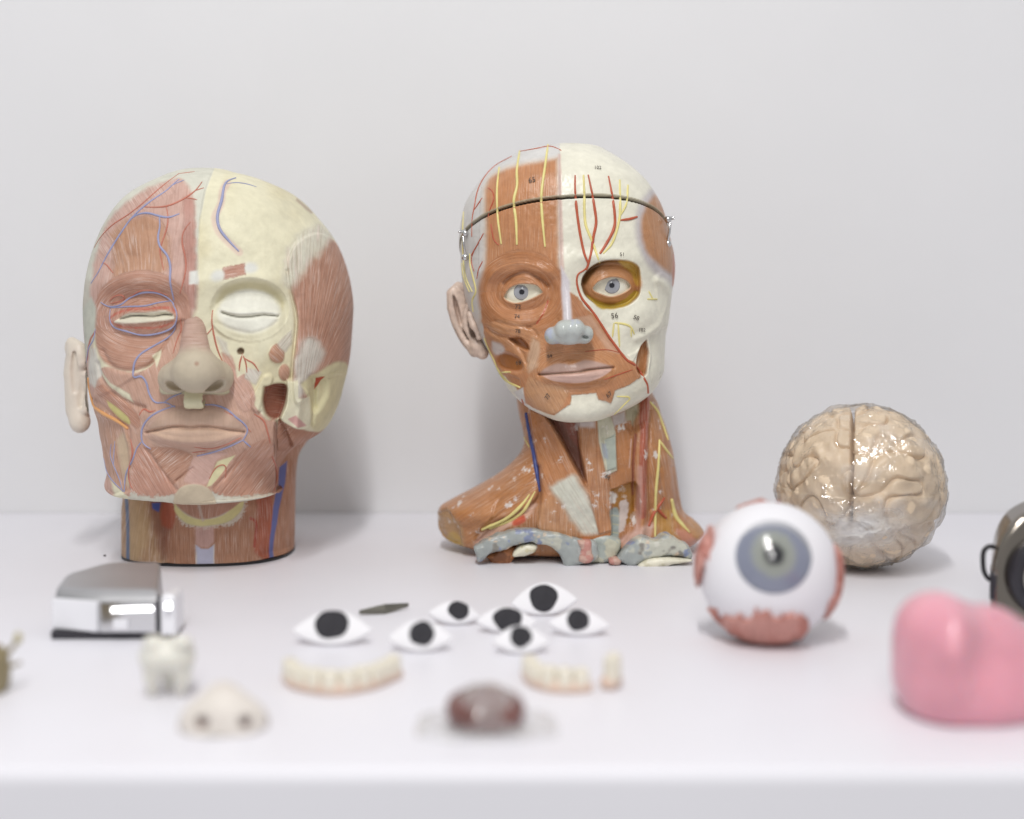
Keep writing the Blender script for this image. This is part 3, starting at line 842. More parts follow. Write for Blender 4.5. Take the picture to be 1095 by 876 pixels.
Vs, Qs = sdf_mesh(blend([('+', chain_sd([q(202, 419, 1.07), q(202, 429, 1.066)], 0.006), 0), ('+', chain_sd([q(213, 419, 1.07), q(213, 429, 1.066)], 0.006), 0.004)]), q(190, 440, 1.045), q(226, 408, 1.095), 0.0013, 1)
mesh_obj('nasal_septum', Vs, [Qs], M_CREAM, LH)

# ear of the large head
d0 = 1.168
ear = blend([('+', chain_sd([q(83, 380, d0), q(81, 400, d0 + .002), q(82, 426, d0 + .002), q(86, 450, d0)], [S(11.5, d0), S(13, d0), S(11, d0), S(8.5, d0)]), 0),
             ('+', chain_sd([q(89, 388, d0 - .006), q(85, 372, d0 - .003), q(77, 366.5, d0 + .003), q(71.5, 376, d0 + .008), q(70.5, 398, d0 + .008), q(72.5, 420, d0 + .006), q(77, 440, d0 + .002)], [S(4.5, d0), S(5.5, d0), S(6, d0), S(5.4, d0), S(5, d0), S(5, d0), S(5.5, d0)]), S(9, d0)),
             ('+', e_sd(q(85, 452, d0 - .001), (S(8.5, d0), .007, S(10.5, d0))), S(10, d0)),
             ('+', chain_sd([q(92, 402, d0 - .004), q(94, 420, d0 - .006), q(91, 438, d0 - .005)], [S(4.5, d0), S(5, d0), S(4.5, d0)]), S(5, d0)),
             ('-', chain_sd([q(80.5, 378, d0 - .0070), q(79, 396, d0 - .0080), q(80, 418, d0 - .0070)], [S(2.2, d0), S(3.6, d0), S(1.6, d0)]), S(4, d0)),
             ('-', chain_sd([q(88.5, 406, d0 - .0085), q(87, 418, d0 - .0080), q(87, 434, d0 - .0060)], [S(2.2, d0), S(3.8, d0), S(1.8, d0)]), S(4, d0))])
Ve, Qe = sdf_mesh(ear, q(54, 474, d0 - .04), q(110, 350, d0 + .045), 0.0016, 1)
mesh_obj('ear', Ve, [Qe], M_EAR, LH)
# cut ear canal stump
Vc, Qc = sdf_mesh(blend([('+', chain_sd([q(336, 404, 1.15), q(346, 396, 1.146), q(353, 389, 1.147)], [S(4, 1.15), S(5.2, 1.15), S(5.6, 1.15)]), 0), ('-', e_sd(q(353.5, 391, 1.1425), (S(2.6, 1.15), 0.003, S(4.4, 1.15)), rotm(0, 28, 0)), 0.001)]), q(326, 416, 1.12), q(366, 376, 1.17), 0.0013, 1)
mesh_obj('ear_canal', Vc, [Qc], M_CREAM, LH)

B = [bL, bN]
for pts, w in [([(97.4, 303), (105.7, 290.5), (113, 276), (124, 257.7), (135, 241), (140.4, 234), (149.5, 224.8), (162, 214.7), (177, 204.7), (186, 196.5), (191.5, 192)], 2.2),
               ([(184, 198.5), (190, 195.5), (197, 192.8)], 1.4), ([(140, 234.5), (147.7, 229.4), (158.6, 228), (169.6, 231), (180.5, 232.6), (191.5, 228.8)], 2.4),
               ([(170.5, 232), (171, 243), (169, 254), (171.4, 264), (178.7, 273), (182.2, 285), (182, 301.5), (186, 321)], 2.6),
               ([(108, 323.4), (116.6, 328), (129.4, 326), (138.5, 318.9), (151, 313.4), (166, 313), (178.7, 318), (186, 325)], 2.2),
               ([(118, 329.5), (136.7, 328), (155, 327.3), (169.6, 323.7), (182, 322)], 1.8),
               ([(118, 331), (117.5, 342), (122, 350), (136.7, 354.7), (151, 358.4), (166, 357.4), (180.5, 352.9), (187.9, 345.6), (188.8, 334.6), (184, 323)], 2.2),
               ([(188, 346), (186, 354.7), (177, 363), (166, 369.3), (151, 378.4), (145, 385.8), (143, 393), (143, 404), (151, 402), (156.8, 409.5), (159.5, 420.5), (166, 430.5), (177, 430.5), (187, 435.5)], 2.4),
               ([(176, 430), (184, 424.5), (194, 420.5)], 1.8),
               ([(187, 434), (169.6, 440.5), (158.6, 447.9), (152, 458.8), (152, 471.6), (156, 477), (161, 480)], 2.2),
               ([(151, 473), (146, 480), (142, 492), (135, 506.5), (133, 526)], 2.0),
               ([(218, 433), (230, 433.2), (242.6, 438), (251.8, 446), (260, 452.4), (265, 460), (260, 470.7)], 2.2),
               ([(260, 470.7), (243.8, 478), (227.4, 483.7), (211, 487.6)], 2.2), ([(260, 471), (268, 478)], 2.0),
               ([(119, 475), (118, 486), (121, 496), (128, 513), (131, 526)], 1.3), ([(123, 472), (122, 485), (121.5, 497)], 1.3), ([(111, 490), (115, 506), (124, 518), (133, 526)], 1.4),
               ([(102, 352), (100, 364), (95, 372), (92.5, 388)], 1.6),
               ([(252, 190.5), (243, 194), (239.5, 200), (237, 215), (232.5, 231), (235, 245), (245, 258), (255, 268.5)], 3.4), ([(242, 197), (252, 195.5), (264, 197), (274, 200)], 1.4)]:
    vessel('vein', B, pts, w, M_VEIN_L, LH)
for pts, w in [([(101, 265), (107.5, 254), (120, 241), (136.7, 230), (151, 219), (166, 205.6), (180.5, 193.7), (191.5, 185.8)], 1.5), ([(190.5, 186), (199, 185), (208, 183.7)], 1.1),
               ([(155, 221.5), (169.6, 221.7), (180.5, 220), (193, 214.7), (206, 206.5), (211.6, 201), (216, 194.7)], 2.0), ([(209, 204), (213.5, 202.5), (218, 201)], 1.4), ([(199, 212), (205, 212.4), (210.7, 213.8)], 1.4),
               ([(177.8, 221), (179.6, 232), (178.7, 243), (174, 257.7), (171, 266.8), (173, 279.6), (175, 288.7)], 1.8),
               ([(203.4, 237.6), (196, 248.5), (195, 261), (197.9, 274), (198.8, 287), (196, 301.5), (192.4, 314)], 2.0),
               ([(117, 322), (122, 317), (130, 315.5), (134, 319), (127, 323), (118, 324.5)], 1.8), ([(131, 325), (148, 312), (164, 311), (180, 316)], 1.4),
               ([(109, 281), (113, 282), (117, 287), (121, 292)], 1.4),
               ([(227.4, 331.9), (226.5, 342), (228.3, 356.5), (232.9, 374.8), (239.3, 389.4)], 2.0), ([(226.8, 351), (223, 356), (220, 359)], 1.4), ([(192.5, 340), (194, 352), (190, 362), (185, 378)], 1.5),
               ([(259.4, 378.4), (256.6, 387.6), (255.7, 396.7)], 1.8), ([(259.4, 378.4), (263, 388.5), (264, 398.5)], 1.8), ([(260.5, 382.5), (266, 386), (271, 388.5), (276.7, 397)], 1.7),
               ([(149, 444), (154, 437), (160, 441), (166, 439)], 2.2), ([(140, 470), (142, 485), (138.5, 500), (138, 512), (141, 522)], 2.6),
               ([(272, 443), (282, 450), (286, 462), (289, 474)], 2.0), ([(291, 488), (295, 500), (296, 512), (293, 524)], 2.6), ([(240, 440), (252, 446), (262, 455), (268, 462)], 1.4),
               ([(224, 512), (230, 501), (237, 497), (241.5, 499), (241, 511)], 1.4), ([(208, 478), (224, 480), (240, 476), (258, 468)], 1.6), ([(206, 484), (222, 482)], 1.4)]:
    vessel('artery', B, pts, w, M_ART_L, LH)
vessel('salivary_duct', B, [(94.7, 405), (96.5, 424), (100, 434), (111, 442.4), (125.8, 450.6), (136, 458)], 4.2, M_ORANGE, LH, (0.8, 0.8))
# ================================================================== muscle head with open eyes, centre
MH = thing('anatomical_bust_model', 'anatomical bust with open blue eyes, orange muscles, sawn skull cap and shoulder base', 'anatomical model', (at(612, 560, 1.2)[0], 1.2, 0))
rows = [(154, 596, 612, 1.192, 1.197, 1.202, 1.197), (155, 590, 622, 1.180, 1.197, 1.215, 1.197), (158, 574, 641, 1.163, 1.197, 1.23, 1.197), (163, 552, 653, 1.150, 1.197, 1.242, 1.197),
        (169, 541, 664, 1.141, 1.197, 1.252, 1.197), (180, 524.3, 679, 1.130, 1.197, 1.265, 1.197), (193, 512.6, 692, 1.121, 1.198, 1.275, 1.198),
        (205, 504, 700, 1.117, 1.198, 1.281, 1.198), (220, 496.5, 707.5, 1.114, 1.198, 1.286, 1.198), (239, 493, 713, 1.112, 1.198, 1.289, 1.198),
        (255, 491.6, 717, 1.111, 1.198, 1.29, 1.198), (273, 492.5, 721, 1.111, 1.198, 1.29, 1.198), (287, 493, 722, 1.112, 1.198, 1.288, 1.198),
        (300, 494, 721, 1.114, 1.198, 1.284, 1.198), (313, 496, 718.7, 1.115, 1.198, 1.28, 1.198), (330, 500, 716.5, 1.115, 1.198, 1.272, 1.196),
        (345, 506, 715, 1.115, 1.196, 1.264, 1.192), (360, 513, 712, 1.115, 1.192, 1.256, 1.186), (377, 522, 711, 1.114, 1.188, 1.248, 1.178),
        (393, 530, 710.6, 1.113, 1.182, 1.24, 1.17), (408, 539, 706, 1.113, 1.176, 1.23, 1.162), (420, 546, 698, 1.114, 1.17, 1.222, 1.152),
        (430, 556, 686, 1.115, 1.165, 1.215, 1.143), (438, 566, 673, 1.116, 1.16, 1.21, 1.134), (444, 577, 661, 1.118, 1.157, 1.20, 1.128),
        (449, 589, 647, 1.122, 1.153, 1.19, 1.124), (452, 600, 630, 1.13, 1.15, 1.175, 1.122)]
Mh = Loft(rows, 420, 620, 110, nf=2.35, nb=2.0, power=1.35)
u, v = Mh.u, Mh.v
eyeL = sm([(539, 317.6), (544.8, 309), (553.6, 304.6), (562.3, 303.8), (572.6, 305.2), (578.4, 310.3), (579.4, 313), (571, 317.8), (560.9, 322), (550.6, 323.7), (542, 321)], 1.5)
eyeR = sm([(634.6, 308), (639.7, 302), (648.5, 298), (658.7, 296.9), (669, 300), (674.8, 306), (671.9, 310.3), (663, 314.7), (652.9, 316.9), (642.6, 314), (636, 311)], 1.5)
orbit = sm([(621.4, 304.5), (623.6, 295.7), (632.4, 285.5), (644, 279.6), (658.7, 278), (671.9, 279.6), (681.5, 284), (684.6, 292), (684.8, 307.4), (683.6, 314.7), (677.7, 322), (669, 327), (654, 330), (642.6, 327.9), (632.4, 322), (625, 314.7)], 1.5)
MID = [(598, 150), (599, 220), (600, 285), (604, 300)]
Mh.gauss((557, 292), (34, 9), 5); Mh.gauss((652, 276), (32, 8), 3.5); Mh.gauss((604, 280), (16, 12), 2)
Mh.dome((558, 312), (38, 30), -8, p=0.9); Mh.dome((559, 313), (29, 19), 8.5)
Mh.groove([(538, 303), (550, 294), (562, 291), (574, 296), (586, 305)], 2.2, 2.6)
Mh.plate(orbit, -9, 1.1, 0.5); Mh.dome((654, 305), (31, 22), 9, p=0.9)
Mh.plate(eyeL, -5, 0.9); Mh.plate(eyeR, -5, 0.9)
Mh.ridge(eyeL[3:] + eyeL[:3] if isinstance(eyeL, list) else np.vstack([eyeL, eyeL[:1]]), 1.2, 2.2); Mh.ridge(np.vstack([eyeR, eyeR[:1]]), 1.2, 2.2)
Mh.gauss((606, 322), (9, 34), 6); Mh.gauss((608, 350), (15, 22), 10); Mh.gauss((600, 362), (34, 24), 4)
Mh.gauss((545, 345), (22, 22), 6); Mh.gauss((688, 335), (18, 18), 6); Mh.gauss((668, 352), (14, 14), 3)
Mh.gauss((615, 400), (48, 26), 8); Mh.gauss((618, 440), (34, 14), 6)
Mh.dome((615, 394), (42, 10), 3.5); Mh.dome((617, 403), (38, 8.5), 4.0); Mh.gauss((614, 414), (34, 5), -3)
Mh.gauss((609, 379), (4, 8), -1.5)
slitM = [(577, 400), (588, 399.3), (600, 398.2), (617, 397.2), (630, 395), (645, 393.6), (655, 393)]
Mh.groove(slitM, 3.5, 1.4)
# muscle layer stands a little proud of the bone
face_m = [(598, 150), (600, 285), (606, 310), (609, 313), (617.8, 317.6), (625, 328), (636.8, 338), (648.5, 355.6), (663, 374.6), (671.9, 385), (677.7, 387), (683.6, 396), (685, 403.4), (671.9, 412), (657.3, 417.3), (652.9, 431), (639.7, 426.8), (636.8, 420), (610.5, 421.7), (610.5, 431), (593, 443), (570, 436), (560, 430), (556, 405), (545, 400), (528, 395), (512, 345), (512, 270), (515, 200), (560, 150)]
Mh.plate(face_m, 1.0, 0.9)
# hollows
Mh.plate(sm([(545, 362), (556, 361), (563, 367), (566, 374), (558, 372)]), -5, 2)
Mh.plate(sm([(533, 376), (545, 378), (556, 384), (560, 394), (552, 398), (538, 394), (532, 386)]), -4, 2.5)
Mh.groove([(520, 350), (532, 358), (546, 362), (558, 376), (563, 388)], 2.0, 2.2); Mh.groove([(530, 343), (548, 348), (566, 350), (575, 358)], 1.3, 1.8)
Mh.groove([(565, 350), (575, 346), (583, 335), (588, 322)], 1.5, 2)
Mh.plate(sm([(691, 364), (694, 378), (692, 394), (690, 402), (682, 398), (681, 386), (685, 372)]), -7, 1.3)
Mh.plate(sm([(694, 360), (724, 350), (724, 420), (700, 425), (695, 400), (697, 380)]), -3, 1.5)
Mh.ridge([(703, 300), (710, 305), (716, 320), (706, 345), (690, 358), (680, 362)], 2.5, 4)
Mh.plate(sm([(700, 296), (708, 292), (717, 300), (717, 316), (712, 330), (706, 340), (702, 320)]), 1.5, 2)
Mh.groove([(716, 316), (711, 335), (707, 350)], 1.5, 1.5)
Mh.plate(sm([(671, 380), (680, 376), (684, 372), (678, 384), (674, 388)]), 1.5, 1.0)
Mh.disp += 0.0003 * (fbm2(u * 0.2, v * 0.2, 19) - 0.5) * 2
# saw cut of the skull cap: a tilted plane all round
pA, pB, pC = at(606, 214, 1.118), at(494, 270, 1.198), at(716, 252, 1.198)
nP = np.cross(pB - pA, pC - pA); nP /= np.linalg.norm(nP)
if nP[2] < 0: nP = -nP
gz = (Mh.V - pA) @ nP
cap_side = gz > 0
cutw = sstep(0.0012, 0.0004, np.abs(gz - 0.0002))
Mh.V = Mh.V - Mh.N * (0.0045 * cutw)[:, None]
Mh.V = Mh.V + Mh.N * (0.0007 * cap_side * (1 - cutw) * sstep(0.03, 0.0, gz))[:, None]
Mh.tone = (1.08, 1.24, 1.24)
OR, OR2, IV = '#b37550', '#a5663f', '#dfdccb'
Mh.base(IV)
Mh.fill([(400, 100), (598, 100), (600, 290), (560, 330), (520, 400), (400, 420)], '#cbc9c6', 1.0, 0.3)
fore = spline([(517.7, 203), (523, 190), (536, 182), (553.6, 176.4), (574, 172.8), (597, 168.4)], 3)
fore = np.vstack([fore, [(598.5, 285), (606, 310), (609, 313), (590, 345), (514, 345), (514.8, 323), (518.5, 280), (519, 240)]])
Mh.fill(fore, '#c9a791', 5.0, 1.0, fib=along(90), amt=0.6)
Mh.fill(fore, OR, 3.0, 0.8, fib=along(91), amt=0.75, grow=-2.0)
Mh.fill([(597, 165), (599.5, 165), (603, 290), (599, 290)], '#d0b3a8', 1.2, 0.4, op=0.8)
lower = [(600, 288), (606, 310), (609, 313), (617.8, 317.6), (625, 328), (636.8, 338), (648.5, 355.6), (663, 374.6), (671.9, 385), (677.7, 387), (683.6, 396), (685, 403.4), (671.9, 412), (657.3, 417.3), (652.9, 431), (646, 428), (639.7, 426.8), (636.8, 420), (610.5, 421.7), (610.5, 431), (600, 438), (593, 443), (570, 436), (561, 430), (550, 412), (530, 393), (522, 375), (516, 345), (514.8, 315)]
Mh.fill(lower, OR, 0.9, 0.9, fib=along(62), amt=0.55, wscale=0.3)
Mh.oval((558, 313), (47, 46), OR2, 4, 0.6, fib=ring(558, 312, 1.15), amt=0.8, op=0.85)
Mh.oval((558, 313), (40, 38), OR, 6, 0.6, fib=ring(558, 312, 1.25), amt=0.75, op=0.7)
Mh.fill(sm([(520, 346), (536, 342), (556, 345), (574, 352), (582, 364), (578, 376), (562, 362), (545, 358), (528, 356)]), '#b67a54', 1.5, 0.6, fib=along(24), amt=0.8)
Mh.fill(sm([(522, 354), (536, 359), (550, 364), (562, 378), (568, 392), (560, 396), (548, 374), (530, 364)]), '#b87c56', 1.2, 0.6, fib=along(40), amt=0.8)
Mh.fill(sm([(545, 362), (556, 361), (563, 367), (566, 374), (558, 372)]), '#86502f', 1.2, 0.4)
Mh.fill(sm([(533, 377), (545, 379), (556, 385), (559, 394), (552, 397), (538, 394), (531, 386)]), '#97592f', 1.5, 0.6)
Mh.fill(sm([(527, 365), (537, 368), (541, 375), (533, 380), (527, 376)]), '#c9bdb6', 2, 1)
Mh.oval((614, 394), (50, 24), '#b3764f', 3, 0.8, fib=ring(615, 398, 1.8), amt=0.85, op=0.9)
Mh.fill(sm([(566, 402), (584, 410), (606, 414), (608, 420), (600, 436), (590, 442), (572, 434), (562, 420)]), '#b9835f', 2, 1.0, fib=along(60), amt=0.8)
Mh.fill([(570, 360), (578, 366), (576, 392), (566, 398), (564, 385)], '#c6a48c', 3, 2, fib=along(110), amt=1.0, op=0.6)
Mh.fill([(561, 430), (566, 436), (584, 444), (596, 451), (604, 460), (560, 460), (545, 425)], '#cbc3c0', 2.0, 1.0)
Mh.fill([(549, 419), (560, 414), (562, 430), (556, 428)], '#d0cdc9', 1.2, 0.6)
Mh.fill([(600, 285), (609, 300), (611, 345), (602, 346), (600, 310)], '#d3cdd0', 2.0, 0.5)
Mh.fill([(609, 312), (617, 317), (624, 330), (634, 345), (618, 346), (612, 330)], '#b27350', 1.2, 0.5, fib=along(60), amt=0.6)
Mh.fill([(614, 340), (632, 337), (654, 368), (664, 378), (650, 376), (634, 352), (618, 344)], '#c0937c', 2, 1.0, op=0.7, fib=along(50), amt=0.8)
# lips
Mh.fill(sm([(576, 400.5), (584, 393), (597.4, 388), (611, 389.2), (623.6, 385), (637, 386.4), (648.5, 389.8), (656, 393), (645, 393.6), (630, 395), (617, 397.2), (600, 398.2), (588, 399.3)]), '#b5978a', 1.5, 0.5)
Mh.fill(sm([(579, 400.8), (590, 399.8), (602, 398.8), (617, 397.8), (632, 395.8), (654, 393.6), (644, 401.5), (630, 407), (613, 409), (598, 407.5), (588, 405)]), '#d1aea0', 1.0, 0.3)
# bone of the chin, temple, eye sockets
Mh.fill(sm([(685, 214), (696, 202), (710, 200), (730, 230), (730, 310), (712, 300), (698, 290), (686, 272), (680, 250), (681, 228)]), '#bcb6b6', 4.5, 1.0, fib=fan(712, 330, 110), amt=0.3)
Mh.fill(sm([(690, 222), (700, 208), (712, 208), (730, 230), (730, 296), (716, 292), (702, 281), (691, 268), (686, 250), (686, 236)]), '#a9724f', 3.5, 1.0, fib=fan(712, 330, 110), amt=0.5)
Mh.fill([(719.5, 272), (726, 268), (726, 308), (718.5, 306)], '#b05a38', 1.0, 0.3)
Mh.fill(sm([(691, 364), (694, 378), (692, 394), (690, 402), (682, 398), (681, 386), (685, 372)]), '#a3683f', 0.8, 0.5, fib=along(100), amt=0.8)
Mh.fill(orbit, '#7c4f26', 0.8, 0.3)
Mh.oval((655, 303), (31, 21), '#b57850', 2.0, 0.6, fib=ring(655, 306, 1.5), amt=0.5)
Mh.fill(sm([(628, 316), (640, 322), (654, 326), (668, 321), (680, 311), (684, 314), (676, 323), (668, 328), (654, 331), (640, 329)]), '#b5993f', 1.2, 0.8)
Mh.fill(sm([(662, 279), (674, 280), (684, 288), (684, 306), (680, 302), (676, 292)]), '#c39647', 1.8, 0.8)
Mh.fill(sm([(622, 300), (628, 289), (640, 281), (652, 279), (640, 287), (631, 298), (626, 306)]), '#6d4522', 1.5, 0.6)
for e in (eyeL, eyeR):
    Mh.line(np.vstack([e, e[:1]]), '#c49377', 1.6, op=0.7)
    Mh.fill(e, '#d8d3c0', 0.6, 0.0)
Mh.line([(538, 303), (550, 294.5), (562, 291.5), (574, 297), (586, 306)], '#7b4a30', 3.0, 1.5, 0.7)
Mh.line(slitM, '#8a6a5c', 1.1, op=0.8)
Mh.line([(574, 346), (581, 335), (586, 322)], '#b0442c', 1.2); 
k = sstep(0.0011, 0.0006, np.abs(gz - 0.0017)) * (Mh.facing > -0.4)
Mh.tint('#a39a80', k * 0.8)
Mh.tint('#3b3026', sstep(0.0010, 0.0006, np.abs(gz - 0.0002)))
Mh.apply()
fc = Mh.faces
cap_face = gz[fc].mean(1) > 0.0002
Mh.build('face_and_skull', M_M, MH, keep=~cap_face, caps=True)
Mh.build('skull_cap', M_M, MH, keep=cap_face, caps=True)
bM = Mh.bvh()

# eyes
M_SCL = simple_mat('glossy_sclera', '#e4e0cf', 0.12, noise=0.02)
def iris_mat(name, outer, inner, r_out, r_in, r_pup):
    m, nt, b = new_mat(name); L_ = nt.links; N = nt.nodes.new
    tc = N('ShaderNodeTexCoord'); ln = N('ShaderNodeVectorMath'); ln.operation = 'LENGTH'
    sp = N('ShaderNodeSeparateXYZ'); L_.new(tc.outputs['Object'], sp.inputs[0])
    cb = N('ShaderNodeCombineXYZ'); L_.new(sp.outputs['X'], cb.inputs['X']); L_.new(sp.outputs['Z'], cb.inputs['Y'])
    L_.new(cb.outputs[0], ln.inputs[0])
    at2 = N('ShaderNodeMath'); at2.operation = 'ARCTAN2'; L_.new(sp.outputs['X'], at2.inputs[0]); L_.new(sp.outputs['Z'], at2.inputs[1])
    cv = N('ShaderNodeCombineXYZ'); ms = N('ShaderNodeMath'); ms.operation = 'MULTIPLY'; ms.inputs[1].default_value = 9; L_.new(at2.outputs[0], ms.inputs[0])
    m2 = N('ShaderNodeMath'); m2.operation = 'MULTIPLY'; m2.inputs[1].default_value = 3 / r_out; L_.new(ln.outputs['Value'], m2.inputs[0])
    L_.new(ms.outputs[0], cv.inputs['X']); L_.new(m2.outputs[0], cv.inputs['Y'])
    nz = N('ShaderNodeTexNoise'); nz.inputs['Scale'].default_value = 1.6; nz.inputs['Detail'].default_value = 4; L_.new(cv.outputs[0], nz.inputs['Vector'])
    ad = N('ShaderNodeMath'); ad.operation = 'MULTIPLY_ADD'; ad.inputs[1].default_value = 0.28; L_.new(nz.outputs['Fac'], ad.inputs[0])
    dv = N('ShaderNodeMath'); dv.operation = 'DIVIDE'; dv.inputs[1].default_value = r_out; L_.new(ln.outputs['Value'], dv.inputs[0])
    L_.new(dv.outputs[0], ad.inputs[2])
    sb = N('ShaderNodeMath'); sb.operation = 'SUBTRACT'; sb.inputs[1].default_value = 0.14; L_.new(ad.outputs[0], sb.inputs[0])
    cr = N('ShaderNodeValToRGB'); L_.new(sb.outputs[0], cr.inputs['Fac'])
    E = cr.color_ramp.elements
    E[0].position = 0; E[0].color = (0.015, 0.015, 0.02, 1); E[1].position = 1; E[1].color = (*lin(outer) * 0.5, 1)
    for p, c in ((r_pup / r_out * 0.9, (0.015, 0.015, 0.02)), (r_pup / r_out * 1.12, lin(inner) * 0.85), (r_in / r_out, lin(inner)), (min(0.9, r_in / r_out + 0.16), lin(outer)), (0.93, lin(outer))):
        e = E.new(p); e.color = (*c, 1)
    L_.new(cr.outputs['Color'], b.inputs['Base Color']); b.inputs['Roughness'].default_value = 0.15
    return m
def cap_geo(c, R, ang, D, off, nr=14, nc=40):
    """spherical cap of half-angle ang (radians) around direction D"""
    D = np.asarray(D, float); D /= np.linalg.norm(D)
    X = np.cross(D, [0, 0, 1.0]); X /= np.linalg.norm(X); Y = np.cross(X, D)
    t = np.linspace(0.001, ang, nr)[:, None]; p = np.linspace(0, 2 * np.pi, nc, endpoint=False)[None]
    V = np.cos(t)[..., None] * D + np.sin(t)[..., None] * (np.cos(p)[..., None] * X + np.sin(p)[..., None] * Y)
    rr = R + off * (1 - (t / ang) ** 2)[..., None] if off > 0 else R - off
    return np.asarray(c) + (V * rr).reshape(-1, 3), [grid_faces(nr, nc)[:, ::-1], list(range(nc))]
M_IRIS = iris_mat('blue_grey_iris', '#a0a1a6', '#9c9ea4', S(8.6, 1.11), S(6, 1.11), S(2.9, 1.11))
for (ex, ey, ix, iy, d) in ((559, 313.3, 558, 312.3, 1.1115), (654.5, 306.8, 654.3, 305.2, 1.1125)):
    r = 0.0158
    hit = drape([bM], [(ex - 1, ey), (ex + 1, ey)], 1.0, 0)
    fd = hit[:, 1].mean() - 0.0015
    c = at(ex, ey, fd) + np.array([0, r, 0])
    V, Fa, _ = uv_sphere(c, r, 40, 56)
    eo = mesh_obj('eye', V, Fa, M_SCL, MH)
    D = at(ix, iy, fd) - c
    Vi, Fi = cap_geo(c, r + 0.0002, math.asin(S(8.6, fd) / r), D, 0.0004)
    io = mesh_obj('iris', Vi - at(ix, iy, fd), Fi, M_IRIS, None)
    io.parent = eo; io.location = tuple(at(ix, iy, fd) - origin(eo))

# nose cartilage
dn = 1.094
cart = blend([('+', e_sd(at(602, 353, dn - .004), (S(9.5, dn), .010, S(11, dn)), rotm(0, 14, 0)), 0), ('+', e_sd(at(617, 352, dn - .004), (S(9, dn), .010, S(11, dn)), rotm(0, -14, 0)), .006),
              ('+', e_sd(at(590.5, 359, dn + .003), (S(8.5, dn), .010, S(9.5, dn))), .004), ('+', e_sd(at(626, 358, dn + .003), (S(8.5, dn), .010, S(10, dn)), rotm(0, 20, 0)), .004),
              ('+', e_sd(at(608, 362, dn), (S(13, dn), .008, S(7, dn))), .005),
              ('-', e_sd(at(627, 361, dn - .008), (S(5, dn), .006, S(1.8, dn)), rotm(0, 18, 0)), .002)])
Vn, Qn = sdf_mesh(cart, at(572, 380, 1.06), at(646, 330, 1.125), 0.0014, 1)
un, vn_ = proj(Vn)
cn = np.tile(lin('#b5bab6'), (len(Vn), 1)); kk = (0.8 * sstep(0.52, 0.72, fbm2(un * 0.09, vn_ * 0.09, 8)))[:, None]
cn = cn * (1 - kk) + lin('#a9b0c4') * kk
mesh_obj('nose_cartilage', Vn, [Qn], M_CART if False else painted_mat('glossy_cartilage_paint', rough=0.22, spec=0.5, mott=0.08), MH, attrs=dict(paint=cn, fibre=0 * cn, fibre_amount=0 * un))

# ear
d0 = 1.185
helix = [at(518, 338, d0 - .012), at(513, 322, d0 - .006), at(503, 309, d0), at(490, 305.5, d0 + .004), at(481.5, 313, d0 + .006), at(481.5, 330, d0 + .004), at(488, 348, d0), at(497, 364, d0 - .002), at(507, 377, d0 - .004)]
ear = blend([('+', e_sd(at(499, 343, d0 + .006), (S(17, d0), .006, S(40, d0)), rotm(0, -22, 25)), 0),
             ('+', chain_sd(helix, [S(3.5, d0), S(4, d0), S(4.2, d0), S(4.2, d0), S(4.0, d0), S(3.6, d0), S(3.5, d0), S(3.8, d0), S(5, d0)]), S(2, d0)),
             ('+', chain_sd([at(503, 322, d0 - .006), at(498, 334, d0 - .004), at(498, 350, d0 - .005), at(506, 364, d0 - .006)], [S(3, d0), S(3.2, d0), S(3.4, d0), S(3.6, d0)]), S(2.5, d0)),
             ('+', chain_sd([at(510, 370, d0 - .006), at(516, 378, d0 - .006)], [S(7, d0), S(6.5, d0)]), S(4, d0)),
             ('+', chain_sd([at(502, 336, d0 - .014), at(506, 348, d0 - .016), at(512, 360, d0 - .013)], [S(3.2, d0), S(4.0, d0), S(4, d0)]), S(3, d0)),
             ('-', e_sd(at(505, 357, d0 - .012), (S(3.0, d0), .010, S(6, d0)), rotm(0, -25, 0)), S(2, d0)),
             ('-', e_sd(at(489, 332, d0 - .002), (S(2.4, d0), .008, S(17, d0)), rotm(0, -14, 0)), S(2, d0))])
Ve, Qe = sdf_mesh(ear, at(468, 395, d0 - .04), at(532, 296, d0 + .04), 0.0014, 1)
mesh_obj('ear', Ve, [Qe], M_EAR2, MH)

# ------------------------------------------------ neck and shoulders
rows = [(415, 552, 694, 1.160, 1.195, 1.25, 1.20), (430, 553, 703, 1.150, 1.198, 1.252, 1.20), (444, 555, 708, 1.146, 1.20, 1.254, 1.20), (462, 559.4, 714, 1.144, 1.20, 1.256, 1.20), (472, 560.5, 717, 1.143, 1.20, 1.258, 1.20),
        (482, 557, 719.5, 1.143, 1.20, 1.26, 1.205), (494, 547, 721.5, 1.143, 1.203, 1.262, 1.21), (506, 532, 723.5, 1.144, 1.206, 1.265, 1.215), (520, 508, 725.5, 1.145, 1.21, 1.268, 1.22),
        (533, 483, 727.5, 1.147, 1.212, 1.27, 1.225), (539, 473, 728.5, 1.148, 1.212, 1.27, 1.225), (546, 468.5, 731, 1.149, 1.212, 1.27, 1.225), (553, 468, 739, 1.150, 1.212, 1.27, 1.22), (561, 468.5, 748, 1.151, 1.21, 1.268, 1.215),
        (569, 471, 753, 1.152, 1.208, 1.265, 1.21), (577, 479, 748, 1.153, 1.205, 1.26, 1.20), (584, 496, 740, 1.155, 1.20, 1.25, 1.19), (588, 508, 734, 1.158, 1.198, 1.245, 1.185)]
K = Loft(rows, 290, 620, 90, nf=2.2, nb=2.0)
u, v = K.u, K.v
scm = sm([(566, 436), (585, 446), (600, 470), (618, 505), (634, 530), (650, 548), (654, 562), (652, 574), (632, 577), (612, 576), (592, 571), (575, 565), (577, 548), (579, 525), (576, 500), (571, 470)], 3)
